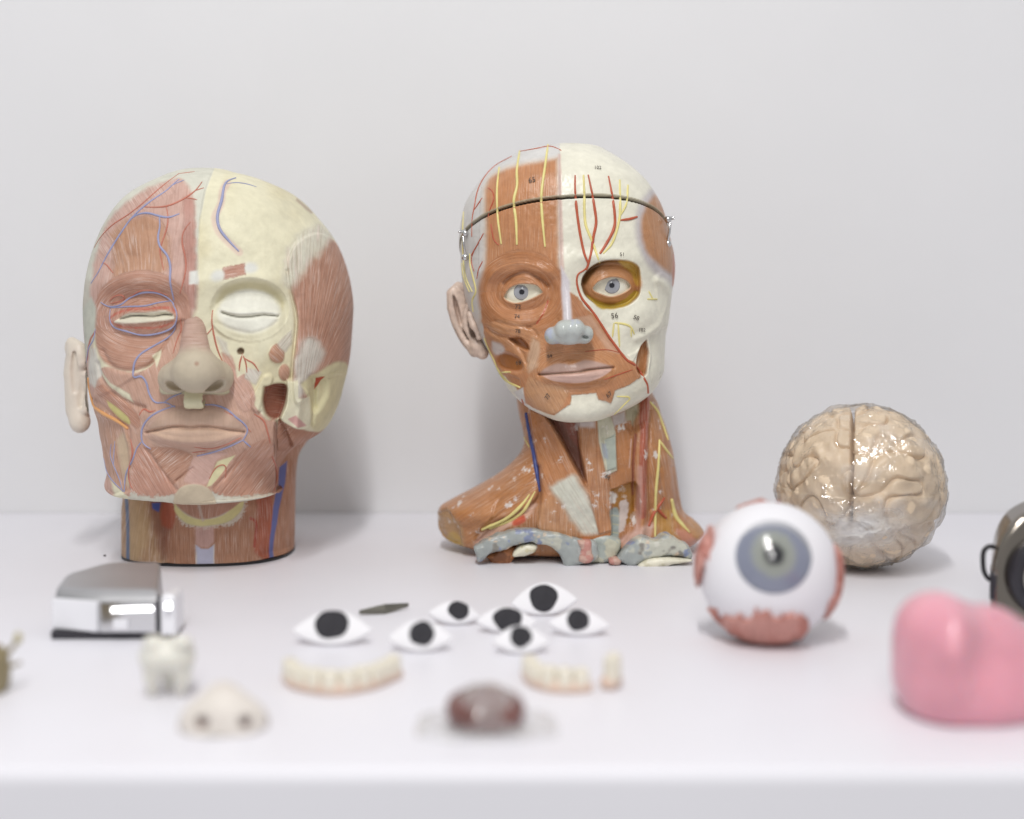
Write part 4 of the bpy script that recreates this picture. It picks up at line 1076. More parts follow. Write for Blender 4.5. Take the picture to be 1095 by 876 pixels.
strap = [(617, 445), (640, 445), (644, 480), (652, 520), (655, 566), (640, 570), (632, 540), (625, 505), (619, 478)]
gap = [(584, 444), (618, 446), (620, 480), (626, 515), (616, 500), (602, 474), (592, 456)]
lar = [(638, 445), (653, 445), (658.7, 463), (660, 503), (648.5, 509), (640.4, 474)]
K.plate(scm, 4.5, 1.8); K.plate(gap, -7, 2.5); K.plate(strap, 1.5, 1.8); K.gauss((631, 490), (8, 60), 2)
K.plate(lar, 1.5, 1.2); K.plate([(645, 470), (658, 466), (659, 500), (648, 503)], 1.6, 0.8)
K.ridge([(690, 420), (688, 470), (687, 520), (687, 560), (682, 585)], 4.0, 4.2); K.groove([(680, 440), (678, 500), (680, 545)], 2.0, 2.0); K.groove([(696, 440), (694, 500), (696, 545)], 2.2, 2.0)
K.plate([(672, 425), (690, 425), (692, 450), (676, 465), (668, 455)], -5, 3)
K.plate(sm([(655, 524), (680, 518), (681, 555), (668, 580), (655, 582)]), -5, 2)
K.groove([(576, 500), (577, 530), (566, 545), (548, 555), (530, 564), (512, 580)], 4.0, 3.5)
K.groove([(560, 520), (534, 535), (526, 556)], 1.2, 1.8); K.groove([(572, 512), (552, 535), (528, 556), (510, 574)], 2.0, 2.5)
K.groove([(719, 500), (726, 540), (742, 562)], 1.5, 2.0); K.groove([(706, 500), (712, 545), (722, 572)], 1.0, 1.8)
K.gauss((500, 548), (24, 14), 4); K.plate(sm([(468, 548), (478, 545), (486, 556), (492, 570), (490, 590), (462, 590), (458, 560)]), -4.5, 1.5)
K.disp += 0.0006 * (fbm2(u * 0.12, v * 0.12, 29) - 0.5) * 2
K.tone = (1.08, 1.22, 1.22)
K.base('#a96e48', 0.7); K.fib = along(90)(u, v)
K.fill([(440, 600), (440, 520), (560, 470), (575, 500), (577, 530), (520, 585)], '#ad7148', 2, 1, fib=along(-32), amt=0.8)
K.fill(sm([(468, 546), (480, 544), (490, 556), (496, 570), (492, 585), (470, 580), (462, 560)]), '#a3805c', 3, 3, fib=along(20), amt=0.7, op=0.7)
K.fill(sm([(478, 570), (488, 572), (496, 586), (480, 584)]), '#b08a48', 2, 1.5, op=0.8)
K.fill(sm([(574, 540), (566, 552), (540, 566), (512, 586), (506, 582), (516, 570), (545, 556), (566, 540)]), '#c99b88', 2, 1.5, fib=along(-30), amt=0.7)
K.fill(sm([(560, 551), (548, 558), (550, 563), (562, 557)]), '#b9523a', 1.5, 0.8)
K.fill(sm([(577, 520), (570, 535), (548, 549), (528, 556), (520, 566), (540, 556), (566, 543), (578, 530)]), '#6e4126', 2.5, 0.8, op=0.8)
K.fill(scm, '#ad7049', 1.0, 0.5, fib=along(66), amt=0.9)
K.fill(sm([(574, 545), (590, 530), (602, 540), (625, 566), (652, 572), (640, 578), (592, 572), (574, 564)]), '#b8835f', 4, 2, fib=along(90), amt=1.0, op=0.7)
K.fill(sm([(590, 521), (601, 514), (612, 508), (620, 518), (634, 545), (645, 564), (634, 568), (622, 566), (608, 548), (598, 532)]), '#cbcbbd', 4.0, 2.5, fib=along(58), amt=0.7, grow=1.5)
K.fill([(592, 571), (612, 573), (632, 573), (652, 568), (656, 578), (600, 580)], '#ae6a3c', 1.5, 1)
K.fill(gap, '#6f4030', 1.2, 0.6, fib=along(75), amt=0.3)
K.fill([(600, 448), (616, 450), (618, 478), (610, 470)], '#8c4a38', 3, 2, op=0.7)
K.fill(strap, '#ad7450', 0.9, 0.6, fib=along(88), amt=1.0)
K.fill([(615, 445), (636, 445), (636, 457), (616, 457)], '#c9bfbd', 2.5, 1.2, op=0.9)
K.fill([(654, 445), (668, 440), (672, 452), (664, 462), (655, 456)], '#c0b5b0', 2.5, 1.2)
K.fill([(668, 430), (684, 425), (684, 440), (678, 455), (670, 448)], '#b3aa8e', 2, 1)
K.fill(lar, '#c8c6b0', 0.8, 0.5, fib=along(84), amt=0.5)
K.fill([(646, 470), (657.5, 464), (659, 501), (649, 504)], '#a9b0a4', 0.8, 0.6)
K.fill([(643, 474), (648, 474), (650, 490), (645, 490)], '#9ba3b4', 1.5, 1.0, op=0.7)
K.fill([(658, 455), (676, 450), (676, 520), (652, 522), (650, 512), (660, 504)], '#a76b43', 1.0, 0.6, fib=along(80), amt=0.5)
K.fill(sm([(652, 524), (668, 520), (681, 516), (682, 545), (672, 562), (664, 556), (655, 540)]), '#96601f', 1.2, 0.8, amt=0.15)
K.fill(sm([(652, 525), (660, 530), (658, 540), (652, 536)]), '#d7d0c8', 1.2, 1.8, wscale=0.4)
K.fill(sm([(664, 538), (672, 536), (672, 552), (666, 570), (660, 566), (663, 550)]), '#cbbcb4', 1.2, 2.0, wscale=0.35)
K.fill(sm([(652, 545), (662, 546), (662, 575), (658, 596), (630, 598), (636, 580), (652, 576)]), '#9ba49f', 1.2, 0.8)
for yy in (552, 561, 570): K.line([(653, yy), (662, yy + 1.5)], '#bcb89a', 1.2)
K.line([(690, 425), (688.5, 470), (687, 520), (686, 550)], '#a2523c', 9, 1.0); K.line([(684, 500), (683, 545), (680, 575)], '#c49184', 5, 2, 0.7)
K.line([(680, 465), (677, 500), (678, 530)], '#7c3a2e', 3, 1.2, 0.8); K.line([(675, 470), (673, 500)], '#cdb0a6', 1.2, 0.8, 0.7)
K.fill([(698, 420), (715, 440), (735, 545), (730, 580), (700, 580), (696, 540), (695, 470)], '#ab7048', 1.5, 0.8, fib=along(80), amt=0.8)
K.fill([(700, 545), (718, 545), (722, 575), (704, 576)], '#b08040', 4, 2, fib=along(90), amt=0.8, op=0.7)
K.fill(sm([(664, 578), (690, 560), (700, 562), (690, 580), (670, 590)]), '#cda99c', 3, 2, op=0.8)
K.fill(sm([(722, 565), (736, 570), (746, 578), (740, 588), (728, 578)]), '#b87a66', 2, 2)
K.fill([(740, 552), (756, 568), (750, 582), (742, 574), (734, 560)], '#ae7a50', 1.5, 1)
K.apply()
K.build('neck_and_shoulders', M_N, MH)
bK = K.bvh()
BM = [bM, bK]

# bones and cut ends along the lower edge
def gb(px, py, d): return at(px, py, d)
def rough(f, amp, sc, squash=1.0, z0=0.0):
    def g(P):
        Q = P.copy()
        if squash != 1.0: Q[..., 2] = z0 + (Q[..., 2] - z0) * squash
        x, y, z = P[..., 0] * sc, P[..., 1] * sc, P[..., 2] * sc
        return f(Q) * (squash if squash < 1 else 1) - amp * (fbm2(x + 0.7 * y, z + 0.3 * y, 5) - 0.5) * 2
    return g
def painted_solid(name, f, lo, hi, vox, base, spots, mat, parent, seed=3, lv=1):
    V, Q = sdf_mesh(f, np.minimum(lo, hi), np.maximum(lo, hi), vox, lv)
    uu, vv = proj(V); c = np.tile(lin(base), (len(V), 1))
    for i, (col, thr, sc) in enumerate(spots):
        k = sstep(thr, thr + 0.07, fbm2(uu * sc + V[:, 1] * 400 * sc, vv * sc, seed + i * 7))[:, None]; c = c * (1 - k) + lin(col) * k
    return mesh_obj(name, V, [Q], mat, parent, attrs=dict(paint=c, fibre=along(10)(uu, vv), fibre_amount=np.full(len(V), 0.12)))
spotsB = [('#bcbdb0', 0.54, 0.06), ('#848ea8', 0.67, 0.10), ('#86837c', 0.68, 0.07), ('#c6b6a2', 0.70, 0.15)]
def plate_sd(pts, y0, y1, dref, amp=.0010, lean=0.0):
    """a chunky slab with the measured outline, from depth y0 to y1"""
    P2 = sm(pts, 2)
    def f(P):
        Q = P.reshape(-1, 3); d = np.full(len(Q), dref)
        uu, vv = proj(np.stack([Q[:, 0] * dref / dref, d, Q[:, 2]], -1))
        a = np.minimum(poly_sd(uu, vv, P2), 30) * dref / F
        nz = amp * 2 * (fbm2(Q[:, 0] * 160 + Q[:, 1] * 70, Q[:, 2] * 160 - Q[:, 1] * 50, 5) - 0.5)
        yy = Q[:, 1] + lean * Q[:, 2]
        fr_, bk_ = y0 - yy, yy - y1
        r = -smin(-(-smin(-a, -fr_, .005)), -bk_, .003) + nz
        return r.reshape(P.shape[:-1])
    return f
def slab(name, pts, y0, y1, col, spots, seed, lean=0.0, vox=.0018, mat=M_N, amp=.0010):
    A = np.array(pts, float); dref = (y0 + y1) / 2
    lo = at(A[:, 0].min() - 8, A[:, 1].max() + 8, dref); hi = at(A[:, 0].max() + 8, A[:, 1].min() - 8, dref)
    lo[1], hi[1] = y0 - .012, y1 + .012
    o = painted_solid(name, plate_sd(pts, y0, y1, dref, amp, lean), lo, hi, vox, col, spots, mat, MH, seed)
    return o
slab('collarbone', [(507, 583), (510, 597), (515, 599), (524, 591), (542, 585.5), (557, 580), (568, 578), (575, 581), (585, 582), (594, 588), (600, 597), (604, 605), (612, 605), (622, 602), (633, 599), (640, 590), (636, 577), (620, 575), (604, 571), (591, 568), (571, 565), (556, 565), (542, 568), (524, 574)], 1.1385, 1.158, '#9ea4a2', spotsB, 3)
slab('collarbone', [(657, 597), (664, 588), (674, 579), (684, 572.5), (691, 574), (699, 577), (706, 573), (714, 570.5), (724, 577), (736, 583.5), (739, 595), (727, 594), (715, 593), (700, 594), (690, 597), (682, 601), (673, 603), (664, 600)], 1.1385, 1.160, '#9ea4a2', spotsB, 11)
slab('breastbone', [(626, 574), (640, 570), (656, 572), (664, 578), (660, 592), (652, 599), (636, 600), (628, 596)], 1.146, 1.165, '#a3aba5', [('#bdbca8', 0.52, 0.1)], 5)
M_PINK = simple_mat('pink_bone_paint', '#c29a8a', 0.4, noise=0.2, scale=140, bump=0.3)
slab('rib_stub', [(617, 577), (632, 577), (633, 588), (634, 598), (626, 602), (618, 599), (620, 588)], 1.1355, 1.150, '#c3a092', [('#b9847a', 0.55, 0.12)], 7, vox=.0015)
slab('rib_stub', [(650, 597), (659, 595), (665, 599), (662, 604), (652, 603)], 1.137, 1.150, '#c3a092', [('#b9847a', 0.55, 0.12)], 8, vox=.0014)
slab('cut_bone', [(549, 589), (556, 583), (566, 580.5), (574, 582), (573, 588), (564, 593), (553, 595), (548, 594)], 1.141, 1.156, '#dedac4', [('#cfc8a8', 0.6, 0.2)], 9, vox=.0015, amp=.0005)
slab('cut_bone', [(680, 606), (684, 600.5), (694, 596), (715, 594.5), (737, 596.5), (738, 599), (717, 602.5), (697, 606)], 1.136, 1.156, '#e0dcc8', [('#d2cdb4', 0.6, 0.2)], 10, vox=.0015, amp=.0004)
slab('muscle_stub', [(519, 593), (530, 588), (546, 582), (553, 586), (548, 597), (540, 604), (530, 603), (524, 598)], 1.150, 1.172, '#b8794d', [('#8a5634', 0.55, 0.12)], 12)
# hidden rear rim that carries the bust
Vr, Qr = sdf_mesh(blend([('+', e_sd((at(560, 560, 1.215)[0], 1.222, 0.011), (0.030, 0.022, 0.010)), 0), ('+', e_sd((at(690, 560, 1.215)[0], 1.222, 0.011), (0.030, 0.022, 0.010)), 0.004), ('+', chain_sd([(at(560, 560, 1.2)[0], 1.225, 0.012), (at(690, 560, 1.2)[0], 1.225, 0.012)], 0.008), 0.006)]), (at(515, 560, 1.2)[0], 1.19, -0.002), (at(735, 560, 1.2)[0], 1.255, 0.03), 0.0025, 1)
mesh_obj('rear_foot', Vr, [Qr], M_PINK, MH)

def group_v(name, mat, items, par, bb, taper=(0.5, 0.5)):
    for pts, w in items: vessel(name, bb, pts, w, mat, par, taper)
group_v('artery', M_ART, [([(615, 188), (615, 203.5), (616.3, 221), (618.5, 238.6), (621.4, 256), (625, 272), (629.2, 282)], 3.2), ([(629, 187.4), (633, 206.4), (636, 224), (637.5, 238.6), (634.6, 253), (632.4, 269), (629, 283), (627, 288)], 3.2),
    ([(629, 284), (625, 289), (617.8, 293.5), (617, 304.5), (622, 319), (632.4, 332), (639.7, 342.5), (651, 360), (661.6, 374.6), (670, 385), (677, 389), (683.6, 396), (688, 404), (692, 410.7), (693, 420)], 3.0),
    ([(650.7, 188.9), (654.3, 207.9), (657.3, 229.8), (656.5, 244.4), (648.5, 260.5), (642, 270.7)], 3.4), ([(663, 235.6), (673, 234.5), (681, 232)], 3.0)], MH, BM, (0.5, 0.8))
group_v('artery', M_ART, [([(600, 161), (588.7, 156.5), (574, 159), (556.5, 162)], 1.5), ([(547, 167.5), (530, 177), (518.5, 189), (511, 203.5), (507.5, 221), (505, 234), (504.6, 253)], 1.5), ([(515.6, 212), (511, 219), (507.5, 224)], 1.5),
    ([(517, 250), (509.7, 263.4), (504, 273)], 1.6), ([(516, 280), (512, 288), (510, 298)], 1.5), ([(508, 266), (504, 278), (507, 290)], 1.3), ([(522, 201), (527, 205), (528, 214), (524, 224), (522, 232)], 1.6), ([(525, 240), (528, 256), (533, 262)], 1.6),
    ([(676, 395.5), (660, 401), (646, 406)], 1.2), ([(626, 376), (648, 374), (662, 377)], 1.0), ([(558, 427), (560, 432)], 2.0),
    ([(710, 533), (703, 543), (698, 551), (694, 562)], 4.0), ([(702, 543), (708, 550), (712, 554)], 4.0)], MH, BM, (0.7, 0.7))
group_v('vein', M_VEIN, [([(563, 443), (567, 465), (571, 485), (574, 505), (577, 525)], 5.5)], MH, BM, (0.8, 0.4))
group_v('nerve', M_NERVE, [([(624, 188), (624.8, 206.4), (625, 226.9), (626.5, 241.5), (632.4, 256), (638, 272), (641, 280.5)], 3.0), ([(662.7, 193), (663, 226.9), (660, 244.4), (654.3, 260.5), (645.6, 270.7)], 3.0), ([(671.4, 198.4), (669.7, 218), (663, 231)], 2.6),
    ([(533.8, 179.4), (531.6, 203.5), (532.4, 232.7), (536, 260.5)], 2.8), ([(555.8, 161.8), (552.8, 181.5), (553, 199), (549.5, 215), (551.8, 235.6), (552.8, 261)], 3.4), ([(586, 155.2), (582.8, 178.6), (579, 207.9), (579.9, 232.7), (582.8, 263.4)], 3.2)], MH, BM, (0.7, 0.7))
group_v('nerve', M_NERVE, [([(495.8, 227), (495, 250), (495.5, 276), (498.5, 297), (505, 312)], 2.0), ([(502.4, 272), (503, 284), (508, 304.5), (509, 313), (505, 321), (506, 333)], 2.2), ([(494, 282), (496, 296), (502, 312)], 1.8),
    ([(656.5, 346), (655, 360)], 2.0), ([(661, 346), (662.4, 370)], 2.2), ([(658, 345.4), (667, 346.5), (674.8, 349.8), (678, 357)], 2.4), ([(674.8, 350), (675, 360)], 1.8), ([(693.8, 312), (698, 320)], 2.0), ([(692.4, 320), (702.6, 320)], 2.0),
    ([(660, 424), (674, 425), (668, 432), (657, 443)], 2.0), ([(518, 362), (523, 374), (529, 386), (537, 404), (556, 414)], 2.2), ([(537, 398), (546, 398)], 2.2), ([(531, 392), (543, 408), (556, 414.5)], 2.4),
    ([(555, 446), (560, 466), (566, 478)], 2.0), ([(695, 430), (703, 440), (709, 456), (714, 470)], 3.2), ([(705, 471), (704, 495), (701, 530), (700.5, 574)], 3.6), ([(705, 471), (712, 481), (719, 490)], 3.2)], MH, BM, (0.7, 0.7))
group_v('nerve', M_NERVE, [([(516, 566), (530, 560), (545, 552), (558, 540), (566, 529)], 4.2), ([(524, 565), (545, 557), (560, 546), (572, 526)], 3.8), ([(718, 535), (722, 552), (730, 562), (737, 569)], 5.5)], MH, BM, (0.8, 0.35))
# printed numbers
M_INK = simple_mat('faded_black_ink', '#4a4038', 0.6)
def number(txt, px, py, h, rot=0):
    o = Vector((0, 0, H)); d = Vector(at(px, py, 1.0).tolist()) - o; d.normalize()
    best = None
    for b in BM:
        loc, nor, i, dist = b.ray_cast(o, d)
        if loc is not None and (best is None or dist < best[2]): best = (loc, nor, dist)
    if best is None: return
    loc, nor, _ = best
    if nor.dot(d) > 0: nor = -nor
    nor = (nor * 0.5 + Vector((0, -1, 0)) * 0.5).normalized()
    cu = bpy.data.curves.new('printed_number', 'FONT'); cu.body = txt; cu.size = S(h, 1.11) * 1.35; cu.align_x = 'CENTER'; cu.align_y = 'CENTER'; cu.extrude = 0.00012; cu.resolution_u = 3
    tmp = bpy.data.objects.new('lettering', cu); COL.objects.link(tmp); cu.materials.append(M_INK)
    bpy.context.view_layer.update()
    me = bpy.data.meshes.new_from_object(tmp.evaluated_get(bpy.context.evaluated_depsgraph_get())); me.name = 'printed_number'
    bpy.data.objects.remove(tmp)
    ob = bpy.data.objects.new('printed_number', me); COL.objects.link(ob)
    if not me.materials: me.materials.append(M_INK)
    ob.parent = MH
    Z = nor; X = Vector((math.cos(math.radians(rot)), 0, math.sin(math.radians(rot)))); X = (X - Z * X.dot(Z)).normalized(); Y = Z.cross(X)
    M = Matrix((X, Y, Z)).transposed().to_4x4(); M.translation = loc + nor * 0.0012 - Vector(MH.location)
    ob.matrix_local = M
for t, x, y, h, r in (('65', 569, 193, 6, 8), ('72', 554, 328, 5, 0), ('74', 553, 339, 4.5, 0), ('78', 554, 354, 4.5, 0), ('56', 657, 338, 6, 8), ('58', 680, 340, 5, -20), ('102', 686, 353, 4, 0), ('51', 665, 272.5, 4, 0), ('102', 639, 180, 4, 0), ('84', 588, 381, 4, 10), ('67', 651, 422, 5, 40), ('69', 555, 388, 5, 0), ('77', 586, 424, 5, 60), ('64', 649, 510, 5, -30)):
    number(t, x, y, h, r)
# steel clips that hold the cap
def clip(px, py, d, s):
    hp = drape(BM, [(px - s * 1.0, py), (px - s * 3, py)], 1.0, 0.0012); c = hp[0] if len(hp) else at(px, py, d)
    parts = [tube_geo([c + (0, 0, .010), c + (s * .0016, -.003, .006), c + (s * .001, -.004, 0), c + (0, -.003, -.006), c + (0, -.001, -.010)], .0011, 8),
             tube_geo([c + (s * .002, -.001, .011), c + (s * .0045, -.002, .0105)], .0012, 8)]
    for dz in (.0095, -.0098):
        V, Fa, _ = uv_sphere(c + (0, -.002, dz), .0030, 12, 16); parts.append((V, Fa))
    V, Fa = join_geo(parts)
    return mesh_obj('clip', V, Fa, M_STEEL, MH)
clip(498, 262, 1.178, -1); clip(713.5, 248, 1.176, 1)
# ================================================================== brain in plastic wrap
def clear_film(name, milk=False, rough=0.06, gl=0.5, ior=1.3, fk=0.9, facet=0.0, bump=0.35, scale=90, tint=(0.97, 0.97, 0.97)):
    m = bpy.data.materials.new(name); m.use_nodes = True; nt = m.node_tree; nt.nodes.remove(nt.nodes['Principled BSDF']); L_ = nt.links; N = nt.nodes.new
    out = [n for n in nt.nodes if n.type == 'OUTPUT_MATERIAL'][0]
    tr = N('ShaderNodeBsdfTransparent'); tr.inputs['Color'].default_value = (*tint, 1)
    g = N('ShaderNodeBsdfGlossy'); g.inputs['Roughness'].default_value = rough
    fr = N('ShaderNodeFresnel'); fr.inputs['IOR'].default_value = ior
    tc = N('ShaderNodeTexCoord'); nz = N('ShaderNodeTexNoise'); nz.inputs['Scale'].default_value = scale; nz.inputs['Detail'].default_value = 4; nz.inputs['Distortion'].default_value = 1.2
    L_.new(tc.outputs['Object'], nz.inputs['Vector'])
    bp = N('ShaderNodeBump'); bp.inputs['Strength'].default_value = bump; bp.inputs['Distance'].default_value = 0.0015
    L_.new(nz.outputs['Fac'], bp.inputs['Height'])
    nout = bp.outputs['Normal']
    if facet:
        dn_ = N('ShaderNodeTexNoise'); dn_.inputs['Scale'].default_value = 45; L_.new(tc.outputs['Object'], dn_.inputs['Vector'])
        ds = N('ShaderNodeVectorMath'); ds.operation = 'MULTIPLY_ADD'; ds.inputs[1].default_value = (.03, .03, .03); L_.new(dn_.outputs['Color'], ds.inputs[0]); L_.new(tc.outputs['Object'], ds.inputs[2])
        for sc_, st_, amp in ((40, (1.0, 1.0, .5), facet), (85, (.6, 1, 1.1), facet * .6)):
            mp_ = N('ShaderNodeVectorMath'); mp_.operation = 'MULTIPLY'; mp_.inputs[1].default_value = st_; L_.new(ds.outputs[0], mp_.inputs[0])
            vo = N('ShaderNodeTexVoronoi'); vo.inputs['Scale'].default_value = sc_; L_.new(mp_.outputs[0], vo.inputs['Vector'])
            s1 = N('ShaderNodeVectorMath'); s1.operation = 'SUBTRACT'; s1.inputs[1].default_value = (.5, .5, .5); L_.new(vo.outputs['Color'], s1.inputs[0])
            s2 = N('ShaderNodeVectorMath'); s2.operation = 'MULTIPLY_ADD'; s2.inputs[1].default_value = (amp,) * 3; L_.new(s1.outputs[0], s2.inputs[0]); L_.new(nout, s2.inputs[2])
            s3 = N('ShaderNodeVectorMath'); s3.operation = 'NORMALIZE'; L_.new(s2.outputs[0], s3.inputs[0]); nout = s3.outputs[0]
    for nd in (g, fr): L_.new(nout, nd.inputs['Normal'])
    ml = N('ShaderNodeMath'); ml.operation = 'MULTIPLY_ADD'; ml.inputs[1].default_value = fk; ml.inputs[2].default_value = gl * 0.1; ml.use_clamp = True; L_.new(fr.outputs[0], ml.inputs[0])
    mx = N('ShaderNodeMixShader'); L_.new(ml.outputs[0], mx.inputs['Fac']); L_.new(tr.outputs[0], mx.inputs[1]); L_.new(g.outputs[0], mx.inputs[2])
    last = mx
    df = N('ShaderNodeBsdfDiffuse'); df.inputs['Color'].default_value = (0.85, 0.85, 0.84, 1)
    at_ = N('ShaderNodeAttribute'); at_.attribute_name = 'milk'
    m2 = N('ShaderNodeMixShader'); L_.new(at_.outputs['Fac'], m2.inputs['Fac']); L_.new(mx.outputs[0], m2.inputs[1]); L_.new(df.outputs[0], m2.inputs[2]); last = m2
    L_.new(last.outputs[0], out.inputs['Surface'])
    return m
M_FILM = clear_film('crinkled_clear_film', rough=0.12, gl=0.8, ior=1.25, fk=0.45, bump=0.4, facet=0.7, tint=(.995, .995, .995))
M_BRAIN = simple_mat('beige_brain_plastic', '#e0cbb0', 0.42, noise=0.05, scale=40, bump=0.12)
bd = 1.135
bc = np.array([at(920, 520, bd)[0], bd, 0.0665]); br = np.array([S(89, bd), 0.074, 0.0665])
BR = thing('brain_model', 'beige brain model tightly wrapped in clear crinkled plastic film', 'brain model', (bc[0], bc[1], 0))
nr, nc = 330, 520
th = np.linspace(0.002, np.pi - 0.002, nr)[:, None]; ph = np.linspace(0, 2 * np.pi, nc, endpoint=False)[None] + np.pi / 2
D = np.stack([np.sin(th) * np.cos(ph), np.sin(th) * np.sin(ph), np.cos(th) + 0 * ph], -1).reshape(-1, 3)
P0 = D * br
def field(P, lam, n, seed):
    r = np.random.default_rng(seed); k = r.normal(size=(n, 3)); k /= np.linalg.norm(k, axis=1)[:, None]
    k *= (2 * np.pi / lam) * r.uniform(0.82, 1.18, (n, 1)); p = r.uniform(0, 2 * np.pi, n)
    return np.cos(P @ k.T + p).sum(1) / math.sqrt(n / 2)
Pm = P0.copy(); mid0 = P0[:, 0] + bc[0] - (912.5 - CX) / F * (bd + P0[:, 1]); Pm[:, 0] = np.abs(mid0) + 0.2 * (mid0 > 0)
warp = np.stack([field(Pm, 0.05, 12, s) for s in (1, 2, 3)], -1) * 0.0022
f1 = field(Pm + warp, 0.033, 40, 15)
f2 = field(Pm, 0.012, 30, 6)
gro = np.exp(-(f1 / 0.17) ** 2)
h = 0.0046 * np.sqrt(1 - np.exp(-(f1 / 0.42) ** 2)) - 0.0036 + 0.0006 * f2
midx = mid0 + 0.0003 * np.sin(P0[:, 2] * 160)
fis = np.exp(-(midx / 0.0013) ** 2) * sstep(-0.055, -0.02, P0[:, 2])
h = h - 0.013 * fis - 0.0035 * np.exp(-(midx / 0.006) ** 2) * sstep(-0.05, 0.0, P0[:, 2])
# sylvian notch and lower lobes
syl = np.exp(-((P0[:, 2] + 0.026 + 0.10 * np.maximum(0, 0.035 - np.abs(P0[:, 0]))) / 0.0035) ** 2) * (np.abs(P0[:, 0]) > 0.012)
h = h - 0.0042 * syl
sq = 1 + 0.03 * (1 - D[:, 2] ** 2) * (np.abs(D[:, 0]) ** 1.0) * np.where(D[:, 2] < 0, 0.8, 0.2)
Vb = bc + P0 * sq[:, None] * 0.955 + D * h[:, None]
Vb[:, 2] = np.maximum(Vb[:, 2], 0.0016)
Fq = grid_faces(nr, nc)[:, ::-1]
side = midx[Fq].mean(1) > 0
for s in (False, True):
    f = Fq[side == s]; ids = np.unique(f); mp = np.full(len(Vb), -1); mp[ids] = np.arange(len(ids))
    mesh_obj('brain_hemisphere', Vb[ids], [mp[f]], M_BRAIN, BR)
# wrap
nr, nc = 300, 460
th = np.linspace(0.002, np.pi - 0.002, nr)[:, None]; ph = np.linspace(0, 2 * np.pi, nc, endpoint=False)[None]
D = np.stack([np.sin(th) * np.cos(ph), np.sin(th) * np.sin(ph), np.cos(th) + 0 * ph], -1).reshape(-1, 3)
P0 = D * br
sq = 1 + 0.03 * (1 - D[:, 2] ** 2) * np.abs(D[:, 0]) * np.where(D[:, 2] < 0, 0.8, 0.2)
cr_ = 0
for i, (lam, a) in enumerate(((0.030, 1.0), (0.022, 0.8), (0.013, 0.45))):
    r = np.random.default_rng(40 + i)
    Q = P0 + 0.004 * np.stack([field(P0, 0.03, 10, 60 + i * 3 + k) for k in range(3)], -1)
    fl = field(Q * np.array([1.5, 1, 0.65 if i % 2 else 1.4]), lam, 18, 80 + i)
    cr_ = cr_ + a * np.exp(-(np.abs(fl) / 0.10))
fold = sstep(0.2, 0.7, fbm2(P0[:, 0] * 40 + 9, P0[:, 2] * 40, 3))
hw = 0.0009 * cr_ * (0.35 + 0.65 * fold) + 0.0005 * field(P0, 0.02, 20, 91)
Vw = bc + P0 * sq[:, None] * 0.985 + D * (1.6 * hw)[:, None]
Vw[:, 2] = np.maximum(Vw[:, 2], 0.0004)
uw, vw = proj(Vw)
milk = np.exp(-(((uw - 925) / 48) ** 2 + ((vw - 566) / 20) ** 2)) * (0.25 + 0.7 * fbm2(uw * 0.10, vw * 0.2, 7)) * (P0[:, 1] < 0)
milk += 0.16 * sstep(0.55, 0.8, fbm2(uw * 0.035 + vw * 0.03, vw * 0.05 - uw * 0.02, 12)) + 0.10 * sstep(1.1, 2.0, cr_)
mesh_obj('plastic_wrap', Vw, [grid_faces(nr, nc)[:, ::-1]], M_FILM, BR, attrs=dict(milk=np.clip(milk, 0, 0.75)))

# ================================================================== eyeball model
ed = 0.903; er = S(75, ed); ec = np.array([at(822, 614, ed)[0], ed, er])
EY = thing('eyeball_model', 'large white eyeball model with grey green iris and torn pink muscle stubs', 'eye model', (ec[0], ec[1], 0))
M_WHITE = simple_mat('satin_white_sclera', '#e9e8ec', 0.42, spec=0.4, noise=0.012, scale=30)
V, Fa, _ = uv_sphere(ec, er, 120, 160)
mesh_obj('sclera', V, Fa, M_WHITE, EY)
gz_dir = at(828, 592.5, ed - er * 0.93) - ec; gz_dir /= np.linalg.norm(gz_dir)
M_IRIS2 = iris_mat('grey_green_iris', '#858a9c', '#9a9e97', S(43, 0.86), S(20, 0.86), S(10.5, 0.86))
def iris_cap(ang, R, off, D, c, nr=40, nc=96):
    return cap_geo(c, R, ang, D, off, nr, nc)
ang = math.asin(S(40.5, 0.863) / er)
Vi, Fi = cap_geo(ec, er + 0.0004, ang, gz_dir, 0.0, 40, 96)
pc = ec + gz_dir * er
io = mesh_obj('iris', Vi - pc, Fi, M_IRIS2, None); io.parent = EY; io.location = tuple(pc - np.array(EY.location))
M_CORNEA = clear_film('clear_cornea', rough=0.03, gl=0.25, bump=0.0, ior=1.3, fk=0.7)
Vi, Fi = cap_geo(ec, er + 0.0008, ang * 1.01, gz_dir, 0.0030, 40, 96)
mesh_obj('cornea', Vi, Fi, M_CORNEA, EY, attrs=dict(milk=np.zeros(len(Vi))))
M_FLESH = painted_mat('pink_flesh_paint', rough=0.5, spec=0.3, streak=lin('#e0b8ae'), freq=0.6, gain=0.9)
def fringe(P, seed, ax):
    a = P[:, ax] * 900
    return 0.010 * (fbm2(a * .48, P[:, 2] * 40, seed, 3) - 0.5) * 2
